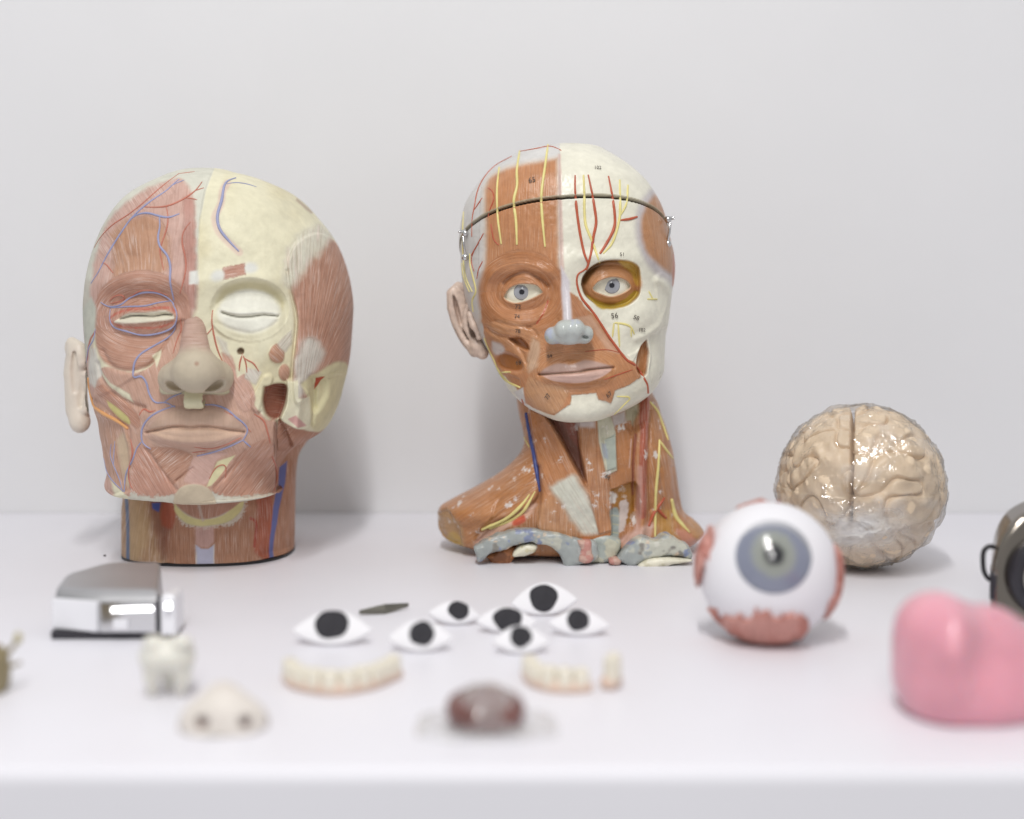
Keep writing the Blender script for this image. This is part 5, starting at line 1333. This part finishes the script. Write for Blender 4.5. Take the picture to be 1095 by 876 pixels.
for nm, c, r, t, seed in (('muscle_stub', ec + np.array([-0.006, -0.030, -0.037]), (0.0265, 0.034, 0.0190), 0.0030, 3),
                          ('muscle_stub', ec + np.array([-0.042, 0.000, 0.012]), (0.0165, 0.014, 0.019), 0.0034, 5),
                          ('muscle_stub', ec + np.array([0.041, -0.008, -0.006]), (0.014, 0.016, 0.022), 0.0030, 7),
                          ('muscle_stub', ec + np.array([-0.036, -0.006, -0.032]), (0.012, 0.012, 0.014), 0.0022, 8),
                          ('muscle_stub', ec + np.array([-0.004, 0.024, 0.038]), (0.014, 0.016, 0.012), 0.0024, 9)):
    ell = e_sd(c, r)
    def f(P, c=c, ell=ell, t=t, seed=seed):
        sp = np.linalg.norm(P - ec, axis=-1) - (er + t + 0.0012 * (fbm2(P[..., 0] * 500, P[..., 1] * 500 + P[..., 2] * 300, seed) - 0.5))
        e2 = ell(P) + fringe(P.reshape(-1, 3), seed, 0).reshape(P.shape[:-1])
        return -smin(-sp, -e2, 0.002)
    V, Q = sdf_mesh(f, c - np.array(r) - 0.008, c + np.array(r) + 0.008, 0.0018, 1)
    V[:, 2] = np.maximum(V[:, 2], 0.0003)
    uu, vv = proj(V); cc = np.tile(lin('#cb958b'), (len(V), 1)); k = sstep(0.45, 0.7, fbm2(uu * 0.12, vv * 0.07, seed))[:, None]
    cc = cc * (1 - k) + lin('#b6766a') * k
    mesh_obj(nm, V, [Q], M_FLESH, EY, attrs=dict(paint=cc, fibre=along(88)(uu, vv), fibre_amount=np.full(len(V), 0.9)))

# ================================================================== foam eye pieces
M_FOAM = simple_mat('white_foam', '#ecebee', 0.7, spec=0.2, noise=0.015, scale=50)
M_PUPIL = simple_mat('charcoal_felt', '#39383c', 0.8, spec=0.2, noise=0.12, scale=140)
eyes = [(354.5, 690, 87, 36, 354, 670, 18.6, 16.2, 0, 'largest white eye cutout, leftmost of the seven, alone in front of the large head', 'a'),
        (449, 697, 70, 33, 451, 680.5, 13.8, 13, 0, 'white eye cutout just below the grey metal sliver', 'b'),
        (485, 668, 56, 24, 489.5, 655, 11.6, 10.2, 4, 'small white eye cutout with a slanted pupil, right of the metal sliver', 'c'),
        (541, 677, 66, 27, 542.5, 665, 16, 12.5, 2, 'white eye cutout whose pupil is half hidden by the one in front', 'd'),
        (583, 658, 72, 34, 582.5, 642, 15.4, 14.4, -4, 'topmost white eye cutout, farthest back, nearest to the shoulder bust', 'e'),
        (557, 699, 62, 29, 557, 684, 12, 11.4, 0, 'white eye cutout leaning in front of the half hidden one', 'f'),
        (619, 680, 66, 27, 617.5, 666, 12.2, 11.6, 2, 'rightmost white eye cutout, beside the topmost one', 'g')]
for (cx, vb, w, hgt, px, py, prx, pry, rot, lab, key) in eyes:
    b = gnd(cx, vb + 1); d = b[1]; sc = d / F
    hw_, hh = w / 2 * sc, hgt * sc / 0.90
    tilt = math.radians(38)
    R = rotm(0, rot, 0) @ rotm(-math.degrees(tilt), 0, 0)
    nx, nt_ = 60, 24
    xs = np.sin(np.linspace(-np.pi / 2, np.pi / 2, nx)) * 0.999; ts = np.linspace(0, 1, nt_)
    X, T_ = np.meshgrid(xs, ts, indexing='ij')
    up = 0.60 * (1 - np.abs(X) ** 1.9) ** 1.0; lo_ = -0.40 * (1 - np.abs(X) ** 2.2)
    Zl = (lo_ + (up - lo_) * T_)
    edge = np.clip(4 * T_ * (1 - T_), 0, 1) ** 0.5 * np.clip(1 - np.abs(X) ** 3, 0, 1)
    dome = 0.0018 + 0.0032 * edge * (1 - 0.6 * X ** 2)
    def toW(x, y, z):
        # corners curl towards the table
        Q = np.stack([x * hw_, -y, z * hh + 0.40 * hh], -1) @ R.T
        Q[..., 2] -= 0.0
        return Q + np.array([b[0], d, 0.0006])
    Fv = toW(X, dome, Zl).reshape(-1, 3); Bk = toW(X, 0 * dome - 0.0008, Zl * 0.995).reshape(-1, 3)
    fq = grid_faces(nx, nt_, wrap=False); n0 = nx * nt_
    i0 = np.arange(nx - 1)
    side1 = np.stack([i0 * nt_, (i0 + 1) * nt_, (i0 + 1) * nt_ + n0, i0 * nt_ + n0], -1)
    j = nt_ - 1; side2 = np.stack([i0 * nt_ + j, i0 * nt_ + j + n0, (i0 + 1) * nt_ + j + n0, (i0 + 1) * nt_ + j], -1)
    Vall = np.vstack([Fv, Bk])
    root = thing('eye_cutout', lab, 'craft eye', (b[0], d, 0), 'white eye cutouts with black pupils')
    mn = Vall[:, 2].min()
    Vall[:, 2] -= mn - 0.0002
    mesh_obj('eye_white', Vall, [fq[:, ::-1], fq + n0, side1, side2], M_FOAM, root)
    # pupil disc following the bulge, trimmed by the upper edge
    ox = (px - cx) * sc / hw_
    oz = ((vb - py) * sc / 0.90 - 0.40 * hh) / hh
    rx, rz = prx * sc / hw_, pry * sc / 0.90 / hh
    rr = np.linspace(0, 1, 14)[:, None]; aa = np.linspace(0, 2 * np.pi, 48, endpoint=False)[None]
    wob = 1 + 0.035 * np.sin(3 * aa + ord(key)) + 0.02 * np.sin(5 * aa + 2 * ord(key))
    Xp = ox + rx * rr * np.cos(aa) * wob; Zp = oz + rz * rr * np.sin(aa) * wob
    upb = 0.60 * (1 - np.abs(Xp) ** 1.9) * 0.93; lob = -0.40 * (1 - np.abs(Xp) ** 2.2) * 0.93
    Zp = np.clip(Zp, lob, upb)
    Tp = (Zp - lob / 0.93) / (upb / 0.93 - lob / 0.93)
    ed_ = np.clip(4 * Tp * (1 - Tp), 0, 1) ** 0.5 * np.clip(1 - np.abs(Xp) ** 3, 0, 1)
    dm_ = 0.0018 + 0.0032 * ed_ * (1 - 0.6 * Xp ** 2) + 0.0006
    Pv = toW(Xp, dm_, Zp).reshape(-1, 3); Pv[:, 2] -= mn - 0.0002
    Pb = toW(Xp[-1:], dm_[-1:] - 0.0010, Zp[-1:]).reshape(-1, 3); Pb[:, 2] -= mn - 0.0002
    mesh_obj('pupil', np.vstack([Pv, Pb]), [grid_faces(15, 48)[:, ::-1]], M_PUPIL, root)

# ================================================================== chrome device, left
M_SILVER = simple_mat('brushed_silver_shell', '#c2c2c4', 0.45, metal=1.0, noise=0.05, scale=30)
M_CHROME = simple_mat('bright_chrome_panel', '#dedee0', 0.12, metal=1.0, noise=0.02)
M_SATIN = simple_mat('satin_aluminium_panel', '#ececf0', 0.35, metal=0.1, noise=0.02)
M_DARK = simple_mat('dark_grey_plastic', '#2b2930', 0.35, noise=0.05)
cl = gnd(121, 689)
DV = thing('chrome_gadget', 'silver box shaped gadget with chrome front and dark base, left of the white tooth', 'gadget', (cl[0], cl[1], 0))
xl, xr = at(47, 660, .9)[0], at(169, 660, .9)[0]
xe = at(186, 660, .9)[0]; xm = at(105, 660, .9)[0]
body = blend([('+', plane_sd((0, -1, 0.06), (0, .900, .0)), 0), ('&', plane_sd((-0.30, -1, 0.06), (xm, .900, 0)), .001), ('&', plane_sd((0, -0.10, 1), (0, .905, .0305)), .009),
              ('&', plane_sd((-1, -0.10, 0.10), (xl + .001, .906, .0)), .004), ('&', plane_sd((-1, 0.75, 0.15), (xl, .958, .016)), .012), ('&', plane_sd((1, 0.22, 0.05), (xr + .002, .900, 0)), .003),
              ('&', plane_sd((0, 1, 0.5), (0, .988, .024)), .014), ('&', plane_sd((0, 0, -1), (0, 0, .004)), .001), ('&', plane_sd((0, -0.75, 1), (0, .904, .0268)), .003)])
V, Q = sdf_mesh(body, (xl - .02, .885, -.002), (xr + .02, 1.01, .045), 0.0028, 1)
mesh_obj('shell', V, [Q], M_SILVER, DV)
Vb_, Qb_ = sdf_mesh(blend([('+', plane_sd((0, -1, 0), (0, .9012, 0)), 0), ('&', plane_sd((-1, 0.6, 0), (xl + .002, .945, 0)), .004), ('&', plane_sd((-1, 0, 0), (xl + .003, .9, 0)), .003), ('&', plane_sd((1, 0.25, 0), (xe - .003, .902, 0)), .003), ('&', plane_sd((0, 1, 0), (0, .975, 0)), .008), ('&', plane_sd((0, 0, -1), (0, 0, .0003)), .0004), ('&', plane_sd((0, 0, 1), (0, 0, .0050)), .0004)]), (xl - .02, .885, -.002), (xe + .01, .99, .009), .002, 1)
mesh_obj('base', Vb_, [Qb_], M_DARK, DV)
def panel(x0, x1, z0, z1, y, slope, mat, nm, th=.0016, bev=.0012):
    V, Fa = box_geo((x0, -th, z0), (x1, .002, z1), bev); V = V.copy(); V[:, 1] += y + slope * (V[:, 0] - xm) * -1 + 0.06 * V[:, 2]
    return mesh_obj(nm, V, Fa, mat, DV, smooth=False)
panel(xl + .0015, xm - .0006, .0052, .0255, .9, 0.30, M_SATIN, 'side_panel')
panel(xm + .0006, xr - .0012, .0052, .0255, .9, 0.0, M_CHROME, 'front_panel')
panel(xr - .0008, xr + .0012, .0045, .0285, .9, 0.0, M_DARK, 'seam', .0012, .0004)
V, Q = sdf_mesh(blend([('+', plane_sd((0, -1, .05), (0, .8992, 0)), 0), ('&', plane_sd((1, .04, 0), (xe + .0008, .903, 0)), .003), ('&', plane_sd((-1, 0, 0), (xr + .0014, 0, 0)), .0008), ('&', plane_sd((0, .05, 1), (0, .9, .0300)), .005), ('&', plane_sd((0, 1, 0), (0, .932, 0)), .006), ('&', plane_sd((0, 0, -1), (0, 0, .0035)), .001)]), (xr - .004, .885, -.001), (xe + .008, .945, .038), 0.0018, 1)
mesh_obj('end_cap', V, [Q], M_SATIN, DV)
P = np.array([(at(119, 658, .899)[0], .8990, .0185), (at(169, 658, .899)[0], .8990, .0185)]); 
M_POL = simple_mat('mirror_polished_facet', '#f0f0f2', 0.16, metal=1.0, noise=0.01)
def facet_bar(nm, x0, x1, yf, zc, hh, az, el):
    ex = np.array([math.cos(az), math.sin(az), 0]); nn_ = np.array([math.sin(az) * math.cos(el), -math.cos(az) * math.cos(el), math.sin(el)]); ez = np.cross(ex, nn_) * -1
    if ez[2] < 0: ez = -ez
    V, Fa = box_geo((-(x1 - x0) / 2, -.0035, -hh), ((x1 - x0) / 2, 0, hh), .0006)
    V = np.array([(x0 + x1) / 2, yf, zc]) + V[:, :1] * ex + V[:, 1:2] * -nn_ * -1 + V[:, 2:3] * ez if False else np.array([(x0 + x1) / 2, yf, zc]) + V[:, :1] * ex - V[:, 1:2] * -nn_ * -1 + V[:, 2:3] * ez
    return mesh_obj(nm, V, Fa, M_POL, DV, smooth=False)
facet_bar('glint_bar', P[0][0], P[1][0] - .003, .9005, .0195, .0021, math.radians(9), math.radians(24.5))  # added facet, tilted to mirror the lamp behind the camera as a highlight
facet_bar('cap_glint_bar', xr + .0042, xe - .0008, .9005, .0215, .0026, math.radians(8), math.radians(24.5))  # second added facet, gives the end cap its lamp highlight
V, Fa = box_geo((at(122, 670, .9)[0], .8965, .0078), (at(138, 670, .9)[0], .9, .0145), .0006); mesh_obj('button', V, Fa, M_SATIN, DV, smooth=False)

# ================================================================== camera, right edge
cd = 0.972
cb = at(1110, 640, cd)
CM = thing('silver_camera', 'silver and black camera with a strap lug, cut by the right edge', 'camera', (cb[0], cd, 0))
M_SILV2 = simple_mat('smoked_metal_shell', '#8f8880', 0.14, metal=1.0, noise=0.08, scale=25)
x0 = at(1060, 600, cd)[0]; zt = at(1095, 535, cd)[2] + .002
body = blend([('+', plane_sd((-1, .34, 0), (x0, cd, 0)), 0), ('&', plane_sd((-.62, -.05, 1), (at(1066, 557, cd)[0], cd, at(1066, 557, cd)[2])), .026), ('&', plane_sd((-.05, 0, 1), (x0 + .05, cd, zt)), .016), ('&', plane_sd((0, -1, 0.12), (0, cd - .018, .03)), .006),
              ('&', plane_sd((0, 1, 0.1), (0, cd + .03, .03)), .010), ('&', plane_sd((1, 0, 0), (x0 + .095, 0, 0)), .008), ('&', plane_sd((0, 0, -1), (0, 0, .0003)), .002)])
V, Q = sdf_mesh(body, (x0 - .01, cd - .04, -.002), (x0 + .11, cd + .05, zt + .012), 0.0032, 1)
mesh_obj('body', V, [Q], M_SILV2, CM)
lc = at(1130, 620, cd - .03)
def ring_geo(c, r0, r1, y0, y1, n=64):
    a = np.linspace(0, 2 * np.pi, n, endpoint=False); pr = [(r0, y0), (r0 + .001, y0 - .0006), (r1 - .001, y0 - .0006), (r1, y0), (r1, y1), (r0, y1)]
    V = np.array([[(c[0] + r * math.cos(t), c[1] + y, c[2] + r * math.sin(t)) for t in a] for r, y in pr]).reshape(-1, 3)
    f = grid_faces(6, n); i = np.arange(n); f2 = np.stack([5 * n + i, 5 * n + (i + 1) % n, (i + 1) % n, i], -1)
    return V, [np.vstack([f, f2])]
M_LIGHT = simple_mat('pale_ring_enamel', '#cfcac2', 0.3, noise=0.03)
for nm, r0, r1, y0, y1, mt in (('lens_barrel', .0205, .0285, .004, .03, M_DARK), ('lens_ring', .0178, .0206, -.002, .02, M_LIGHT), ('lens_hood', .0120, .0179, .002, .02, M_DARK)):
    V, Fa = ring_geo(lc, r0, r1, y0, y1); mesh_obj(nm, V, Fa, mt, CM)
V, Fa = cap_geo(lc + (0, .03, 0), .025, .55, (0, -1, 0), .0, 10, 40); mesh_obj('lens_glass', V, Fa, simple_mat('dark_lens_glass', '#101014', 0.05), CM)
lp = [at(1063, 585, cd - .012), at(1057, 584.5, cd - .012), at(1051.8, 590, cd - .012), at(1051.2, 602, cd - .012), at(1052.5, 612, cd - .012), at(1057.5, 619.5, cd - .012), at(1063, 619.5, cd - .012)]
tube('strap_lug', spline(np.array(lp), .002), .0017, M_BLACK, CM, 10)
V, Q = sdf_mesh(blend([('+', plane_sd((-1, .34, 0), (x0 - .0006, cd, 0)), 0), ('&', plane_sd((1, 0, .35), (x0 + .010, 0, .028)), .003), ('&', plane_sd((0, 0, 1), (0, 0, .034)), .004), ('&', plane_sd((0, -1, .1), (0, cd - .0188, .02)), .004), ('&', plane_sd((0, 1, 0), (0, cd + .02, 0)), .004), ('&', plane_sd((0, 0, -1), (0, 0, .012)), .004)]), (x0 - .008, cd - .035, .004), (x0 + .02, cd + .03, .044), 0.0022, 1)
mesh_obj('side_grip', V, [Q], M_DARK, CM)
V, Fa = tube_geo([(x0 + .066, cd + .002, zt - .004), (x0 + .066, cd + .002, zt + .0035)], .005, 24); mesh_obj('shutter_button', V, Fa, M_SILVER, CM)

# ================================================================== pink organ model
pd = 0.748
c1, c2 = at(1004, 707, pd), at(1074, 716, pd + .01)
PK = thing('pink_organ_model', 'soft pink two lobed organ model at the lower right edge', 'organ model', (c1[0], pd, 0))
M_PK = simple_mat('pink_silicone', '#df9fad', 0.30, spec=0.5, noise=0.09, scale=34, sss=0.85, coat=0.3)
f = blend([('+', e_sd(at(1002, 679, pd), (S(45, pd), .032, S(46.5, pd))), 0), ('+', e_sd(at(1000, 715, pd), (S(44, pd), .034, S(48, pd))), .008), ('+', e_sd(at(1006, 738, pd), (S(42, pd), .032, S(40, pd))), .010),
           ('+', e_sd(at(1052, 714, pd + .008), (S(62, pd), .036, S(70, pd))), .012), ('+', e_sd(at(1092, 722, pd + .008), (S(50, pd), .034, S(42, pd)), rotm(0, 20, 0)), .014), ('+', e_sd(at(1046, 740, pd), (S(40, pd), .030, S(38, pd))), .014),
           ('+', chain_sd([at(1024, 670, pd - .026), at(1020, 700, pd - .034), at(1023, 735, pd - .032)], [.001, .0022, .001]), .012)])
V, Q = sdf_mesh(f, np.minimum(c1, c2) - (.06, .07, .06), np.maximum(c1, c2) + (.07, .07, .06), 0.0035, 1)
V[:, 2] = np.where(V[:, 2] < 0.0006, 0.0006, V[:, 2])
mesh_obj('organ', V, [Q], M_PK, PK)
V2, Q2 = sdf_mesh(chain_sd([c2 + (-.012, -.012, .029), c2 + (-.010, -.014, .034)], [.003, .0022]), c2 + (-.022, -.03, .018), c2 + (.0, .0, .045), .0014, 1)
mesh_obj('nub', V2, [Q2], M_PK, PK)

# ================================================================== denture strips
M_GUM = simple_mat('pinkish_gum_wax', '#d6bcaa', 0.4, noise=0.08)
M_TOOTH = simple_mat('yellowed_tooth_enamel', '#e4dece', 0.3, noise=0.05)
def tooth_geo(w, dpt, h):
    nr, nc = 14, 20
    t = np.linspace(0.02, np.pi - 0.02, nr)[:, None]; p = np.linspace(0, 2 * np.pi, nc, endpoint=False)[None]
    s = lambda x, e: np.sign(x) * np.abs(x) ** e
    return np.stack([w / 2 * s(np.sin(t), .5) * s(np.cos(p), .6) * (1 + .10 * np.cos(t)), dpt / 2 * s(np.sin(t), .5) * s(np.sin(p), .6), h / 2 * s(np.cos(t), .55) + 0 * p], -1).reshape(-1, 3), [grid_faces(nr, nc)[:, ::-1]]
def strip(label, pts, nteeth, h, wd):
    P = spline(np.array([gnd(x, y) for x, y in pts]), .001)
    mid = P[len(P) // 2]
    root = thing('tooth_strip', label, 'teeth model', (mid[0], mid[1], 0), 'strips of model teeth')
    hs = h * d_scale(mid[1])
    V, Q = sdf_mesh(chain_sd(P[::3] + (0, 0, hs * 0.20), wd * .86), P.min(0) - .012, P.max(0) + .016, .0018, 1)
    V[:, 2] = np.maximum(V[:, 2], .0003)
    mesh_obj('gum', V, [Q], M_GUM, root)
    L_ = np.concatenate([[0], np.cumsum(np.linalg.norm(np.diff(P, axis=0), axis=1))])
    pitch = L_[-1] / nteeth; proto = None
    for i in range(nteeth):
        s = (i + .5) * pitch; c = np.array([np.interp(s, L_, P[:, k]) for k in range(3)]); k = min(len(P) - 2, np.searchsorted(L_, s)); t = P[k + 1] - P[k - 1]
        rz = math.atan2(t[1], t[0])
        if proto is None:
            V, Fa = tooth_geo(pitch * .99, wd * 1.75, hs * .90)
            proto = mesh_obj('tooth', V, Fa, M_TOOTH, None); o = proto
        else:
            o = proto.copy(); COL.objects.link(o)
        o.parent = root; o.location = tuple(np.array([c[0], c[1], hs * .56]) - np.array(root.location)); o.rotation_euler = (0, 0, rz)
        j = 1 + .08 * math.sin(i * 2.3); o.scale = (1, 1, j)
    return root
def d_scale(d): return d / F
strip('curved strip of model teeth on pink gum, left of the clear bag', [(309, 727), (316, 735), (340, 741), (366, 742), (394, 737), (412, 730), (424, 724)], 10, 27, .0052)
strip('longer right strip of model teeth beside a short piece', [(565, 724), (572, 733), (590, 739), (610, 740), (629, 739)], 6, 27, .0052)
strip('short chunk of model teeth, rightmost of the dental pieces', [(649, 737), (653, 737.5), (658, 734)], 2, 38, .0048)

# ================================================================== glossy red lump in a clear bag
M_LUMP = simple_mat('glossy_maroon_resin', '#714842', 0.12, noise=0.3, scale=60, coat=0.8)
g0 = gnd(518, 784)
BG = thing('bagged_specimen', 'glossy maroon lump sealed in a small clear plastic bag', 'specimen', g0)
gd = g0[1] + .009
V, Q = sdf_mesh(blend([('+', e_sd((g0[0], gd, .0105), (S(42, gd), .018, .0135)), 0), ('+', e_sd((g0[0] - .006, gd - .004, .009), (.012, .012, .010)), .006), ('+', e_sd((g0[0] + .010, gd - .003, .0085), (.010, .012, .0095)), .006), ('&', plane_sd((.03, -.25, 1), (g0[0], gd, .0185)), .006)]), (g0[0] - .035, gd - .03, -.004), (g0[0] + .035, gd + .03, .03), .0018, 1)
V[:, 2] = np.maximum(V[:, 2], .0012)
mesh_obj('lump', V, [Q], M_LUMP, BG)
n1, n2 = 120, 70
X, Y = np.meshgrid(np.linspace(-1, 1, n1), np.linspace(-1, 1, n2), indexing='ij')
lump = np.maximum(0, 1 - (X / .52) ** 2 - (Y / .8) ** 2) ** .5
wr = fbm2(X * 4 + 5, Y * 4, 3) * .004 + .0016 * np.abs(np.sin(9 * X + 5 * Y + 4 * fbm2(X * 2, Y * 2, 8)))
Z = .0006 + lump * .0215 + wr * .6 * (1 - np.maximum(np.abs(X), np.abs(Y)) ** 8) * (0.6 + .8 * (1 - lump))
Y = Y * (1 - .28 * np.abs(X) ** 3); Vb_ = np.stack([g0[0] + X * S(84, gd) * (1 - .10 * Y ** 2 - .12 * fbm2(Y * 1.3 + 3, X * .6, 2)) + .002 * fbm2(Y * 2, X, 4), gd + Y * .027 + .002 * fbm2(X * 2, Y, 9), Z], -1).reshape(-1, 3)
Vlow = Vb_.copy(); Vlow[:, 2] = .0002
fq = grid_faces(n1, n2, wrap=False)
mk = (.16 + .34 * sstep(.5, .8, fbm2(X * 5, Y * 5, 6)) * (1 - lump)).reshape(-1)
mesh_obj('clear_bag', Vb_, [fq], clear_film('clear_bag_film', rough=.12, gl=.3, bump=.25, scale=70, ior=1.12, fk=.4), BG, attrs=dict(milk=mk))

# ================================================================== molar and small nose
M_MOLAR = simple_mat('milky_tooth_plastic', '#e2e0d6', 0.4, noise=0.03, sss=0.1)
td = gnd(178, 749)[1] + .008
TT = thing('molar_model', 'white molar tooth model standing on its roots before the chrome gadget', 'tooth model', (at(178, 740, td)[0], td, 0))
A = lambda x, y, dy=0: at(x, y, td + dy)
f = blend([('+', e_sd(A(179, 706), (S(30, td), .012, S(18, td))), 0)] + [('+', e_sd(A(x, 693, dy), (S(11, td), .006, S(8, td))), .004) for x, dy in ((164, -.005), (195, -.005), (164, .006), (195, .006))]
          + [('+', chain_sd([A(166, 712, -.003), A(162, 730, -.003), A(163, 746, -.002)], [S(13, td), S(9, td), S(4.5, td)]), .005), ('+', chain_sd([A(192, 712, -.003), A(196, 730, -.003), A(193, 745, -.002)], [S(13, td), S(9, td), S(4.5, td)]), .005), ('+', chain_sd([A(179, 712, .008), A(181, 730, .009), A(180, 741, .009)], [S(12, td), S(8, td), S(4, td)]), .005)])
V, Q = sdf_mesh(f, A(140, 760) - (0, .03, 0), A(218, 675) + (0, .03, 0), .0018, 1); V[:, 2] -= V[:, 2].min() - .0002
mesh_obj('tooth', V, [Q], M_MOLAR, TT)

nd = gnd(240, 786)[1] + .012
NS = thing('nose_model', 'small pale rubber nose with dark red nostrils facing forward, below the molar', 'nose model', (at(240, 770, nd)[0], nd, 0))
A = lambda x, y, dy=0: at(x, y, nd + dy)
f = blend([('+', chain_sd([A(239, 742, .022), A(239, 748, .010), A(239, 758, -.001)], [S(12, nd), S(20, nd), S(24, nd)]), 0), ('+', e_sd(A(214, 770), (S(22, nd), .013, S(18, nd))), .014), ('+', e_sd(A(264, 770), (S(22, nd), .013, S(18, nd))), .014),
           ('+', e_sd(A(240, 780, .01), (S(49, nd), .026, S(11, nd))), .008), ('-', e_sd(A(215.5, 773, -.013), (S(6.5, nd), .008, S(6, nd))), .003), ('-', e_sd(A(262, 773, -.013), (S(6.5, nd), .008, S(6, nd))), .003)])
V, Q = sdf_mesh(f, A(180, 800) - (0, .045, 0), A(300, 715) + (0, .06, 0), .002, 1); V[:, 2] = np.maximum(V[:, 2], .0003)
uu, vv = proj(V); cc = np.tile(lin('#dcd5cd'), (len(V), 1))
for (x, y, col) in ((215.5, 773.5, '#662e26'), (262, 773.5, '#5a3a3e')):
    k = sstep(7.5, 4.0, np.hypot(uu - x, vv - y) * 1.1)[:, None] * (V[:, 1] < nd + .002)[:, None]; cc = cc * (1 - k) + lin(col) * k
mesh_obj('nose', V, [Q], painted_mat('pale_rubber', rough=.5, mott=.03), NS, attrs=dict(paint=cc, fibre=0 * V, fibre_amount=0 * uu))

# ================================================================== dried specimen at the left edge, sliver, crumb
sd_ = gnd(2, 742)[1] + .004
DS = thing('dried_specimen', 'olive brown lumpy specimen with two thin stalks at the left edge', 'specimen', (at(-4, 730, sd_)[0], sd_, 0))
M_OLIVE = simple_mat('olive_brown_husk', '#8c8062', 0.6, noise=0.3, scale=90, bump=0.5)
A = lambda x, y, dy=0: at(x, y, sd_ + dy)
V, Q = sdf_mesh(blend([('+', e_sd(A(-9, 715), (S(19, sd_), .012, S(24, sd_)), rotm(0, -10, 0)), 0), ('+', e_sd(A(-5, 732), (S(11, sd_), .010, S(12, sd_))), .006), ('+', e_sd(A(-8, 700), (S(13, sd_), .008, S(10, sd_))), .006)]), A(-40, 760) - (0, .03, 0), A(22, 680) + (0, .03, 0), .002, 1); V[:, 2] = np.maximum(V[:, 2], .0003)
mesh_obj('husk', V, [Q], M_OLIVE, DS)
tube('stalk', spline(np.array([A(4, 702), A(10, 696), A(15, 690), A(19, 683)]), .001), np.linspace(.0012, .0020, 18)[:len(spline(np.array([A(4, 702), A(10, 696), A(15, 690), A(19, 683)]), .001))] if False else .0014, M_OLIVE, DS)
tube('stalk', spline(np.array([A(4, 714), A(12, 712), A(21, 709)]), .001), .0011, M_OLIVE, DS)
V, Fa, _ = uv_sphere(A(19.5, 682), (.0022, .002, .0034), 12, 16); mesh_obj('bud', V, Fa, simple_mat('dry_yellow_bud', '#b4aa80', 0.6), DS)

a, b_, c_, d_ = gnd(384, 656, .002), gnd(412, 655.5, .001), gnd(437, 648, .003), gnd(413, 649.5, .004)
SV = thing('metal_sliver', 'thin pointed grey metal sliver lying between the eye cutouts', 'blade', (b_[0], b_[1], 0))
top = [a, b_, c_, d_]; V = np.array([p + np.array([0, 0, .0022]) for p in top] + [np.array([p[0], p[1], max(.0003, p[2] - .0007)]) for p in top] + [np.mean(top, 0) + (0, 0, .0042)])
mesh_obj('blade', V, [np.array([[0, 1, 8], [1, 2, 8], [2, 3, 8], [3, 0, 8]]), np.array([[0, 4, 5, 1], [1, 5, 6, 2], [2, 6, 7, 3], [3, 7, 4, 0], [7, 6, 5, 4]])], simple_mat('dull_grey_steel', '#77756c', 0.35, metal=0.8), SV, smooth=False)
g = gnd(112, 595)
V, Q = sdf_mesh(blend([('+', e_sd(g + (0, 0, .0007), (.0011, .0009, .0008)), 0), ('+', e_sd(g + (.0006, 0, .0006), (.0006, .0006, .0006)), .0004)]), g - .003, g + .003, .0005, 0)
tag(mesh_obj('crumb', V, [Q], M_BLACK, loc=g), 'tiny dark crumb on the table left of the large neck', 'crumb')
# ================================================================== camera and light
cam = bpy.data.cameras.new('camera'); co = bpy.data.objects.new('camera', cam); COL.objects.link(co)
cam.sensor_width = 36; cam.lens = 50; cam.clip_end = 50; cam.clip_start = 0.02
co.location = (0, 0, H); co.rotation_euler = (math.pi / 2 - TH, 0, 0)
cam.dof.use_dof = True; cam.dof.focus_distance = 1.115; cam.dof.aperture_fstop = 2.1; cam.dof.aperture_blades = 0
scene.camera = co

W = bpy.data.worlds.new('World'); scene.world = W; W.use_nodes = True
nt = W.node_tree; bg = nt.nodes['Background']
tc = nt.nodes.new('ShaderNodeTexCoord'); sx = nt.nodes.new('ShaderNodeSeparateXYZ'); nt.links.new(tc.outputs['Generated'], sx.inputs[0])
cr = nt.nodes.new('ShaderNodeValToRGB'); nt.links.new(sx.outputs['Z'], cr.inputs['Fac'])
mr = nt.nodes.new('ShaderNodeMapRange'); mr.inputs['From Min'].default_value = -1; nt.links.new(sx.outputs['Z'], mr.inputs['Value']); nt.links.new(mr.outputs['Result'], cr.inputs['Fac'])
els = cr.color_ramp.elements
els[0].position = 0.0; els[0].color = (1.15, 1.15, 1.16, 1)  # raised below the horizon, added light for the table's front face
els[1].position = 1.0; els[1].color = (0.92, 0.92, 0.92, 1)
e = els.new(0.49); e.color = (0.90, 0.90, 0.91, 1)
e = els.new(0.53); e.color = (0.84, 0.84, 0.85, 1)
nt.links.new(cr.outputs['Color'], bg.inputs['Color']); bg.inputs['Strength'].default_value = 0.54

def lamp(name, loc, target, sx_, sy_, energy, col=(1, 0.985, 0.97)):
    l = bpy.data.lights.new(name, 'AREA'); l.shape = 'RECTANGLE'; l.size = sx_; l.size_y = sy_; l.energy = energy; l.color = col
    o = bpy.data.objects.new(name, l); COL.objects.link(o); o.location = loc
    d = Vector(target) - Vector(loc)
    o.rotation_euler = d.to_track_quat('-Z', 'Y').to_euler()
    return o
lamp('ceiling_lamp', (-0.10, 0.0, 1.55), (-0.10, 1.0, 0.1), 0.07, 0.75, 18.0)
lamp('ceiling_lamp', (-0.08, -1.55, 1.95), (-0.05, 1.0, 0.1), 0.40, 1.0, 13.0)
scene.view_settings.view_transform = 'Standard'; scene.view_settings.look = 'None'
scene.view_settings.exposure = 0.0; scene.view_settings.gamma = 1.0
scene.cycles.max_bounces = 8; scene.cycles.transparent_max_bounces = 12
scene.cycles.use_denoising = True
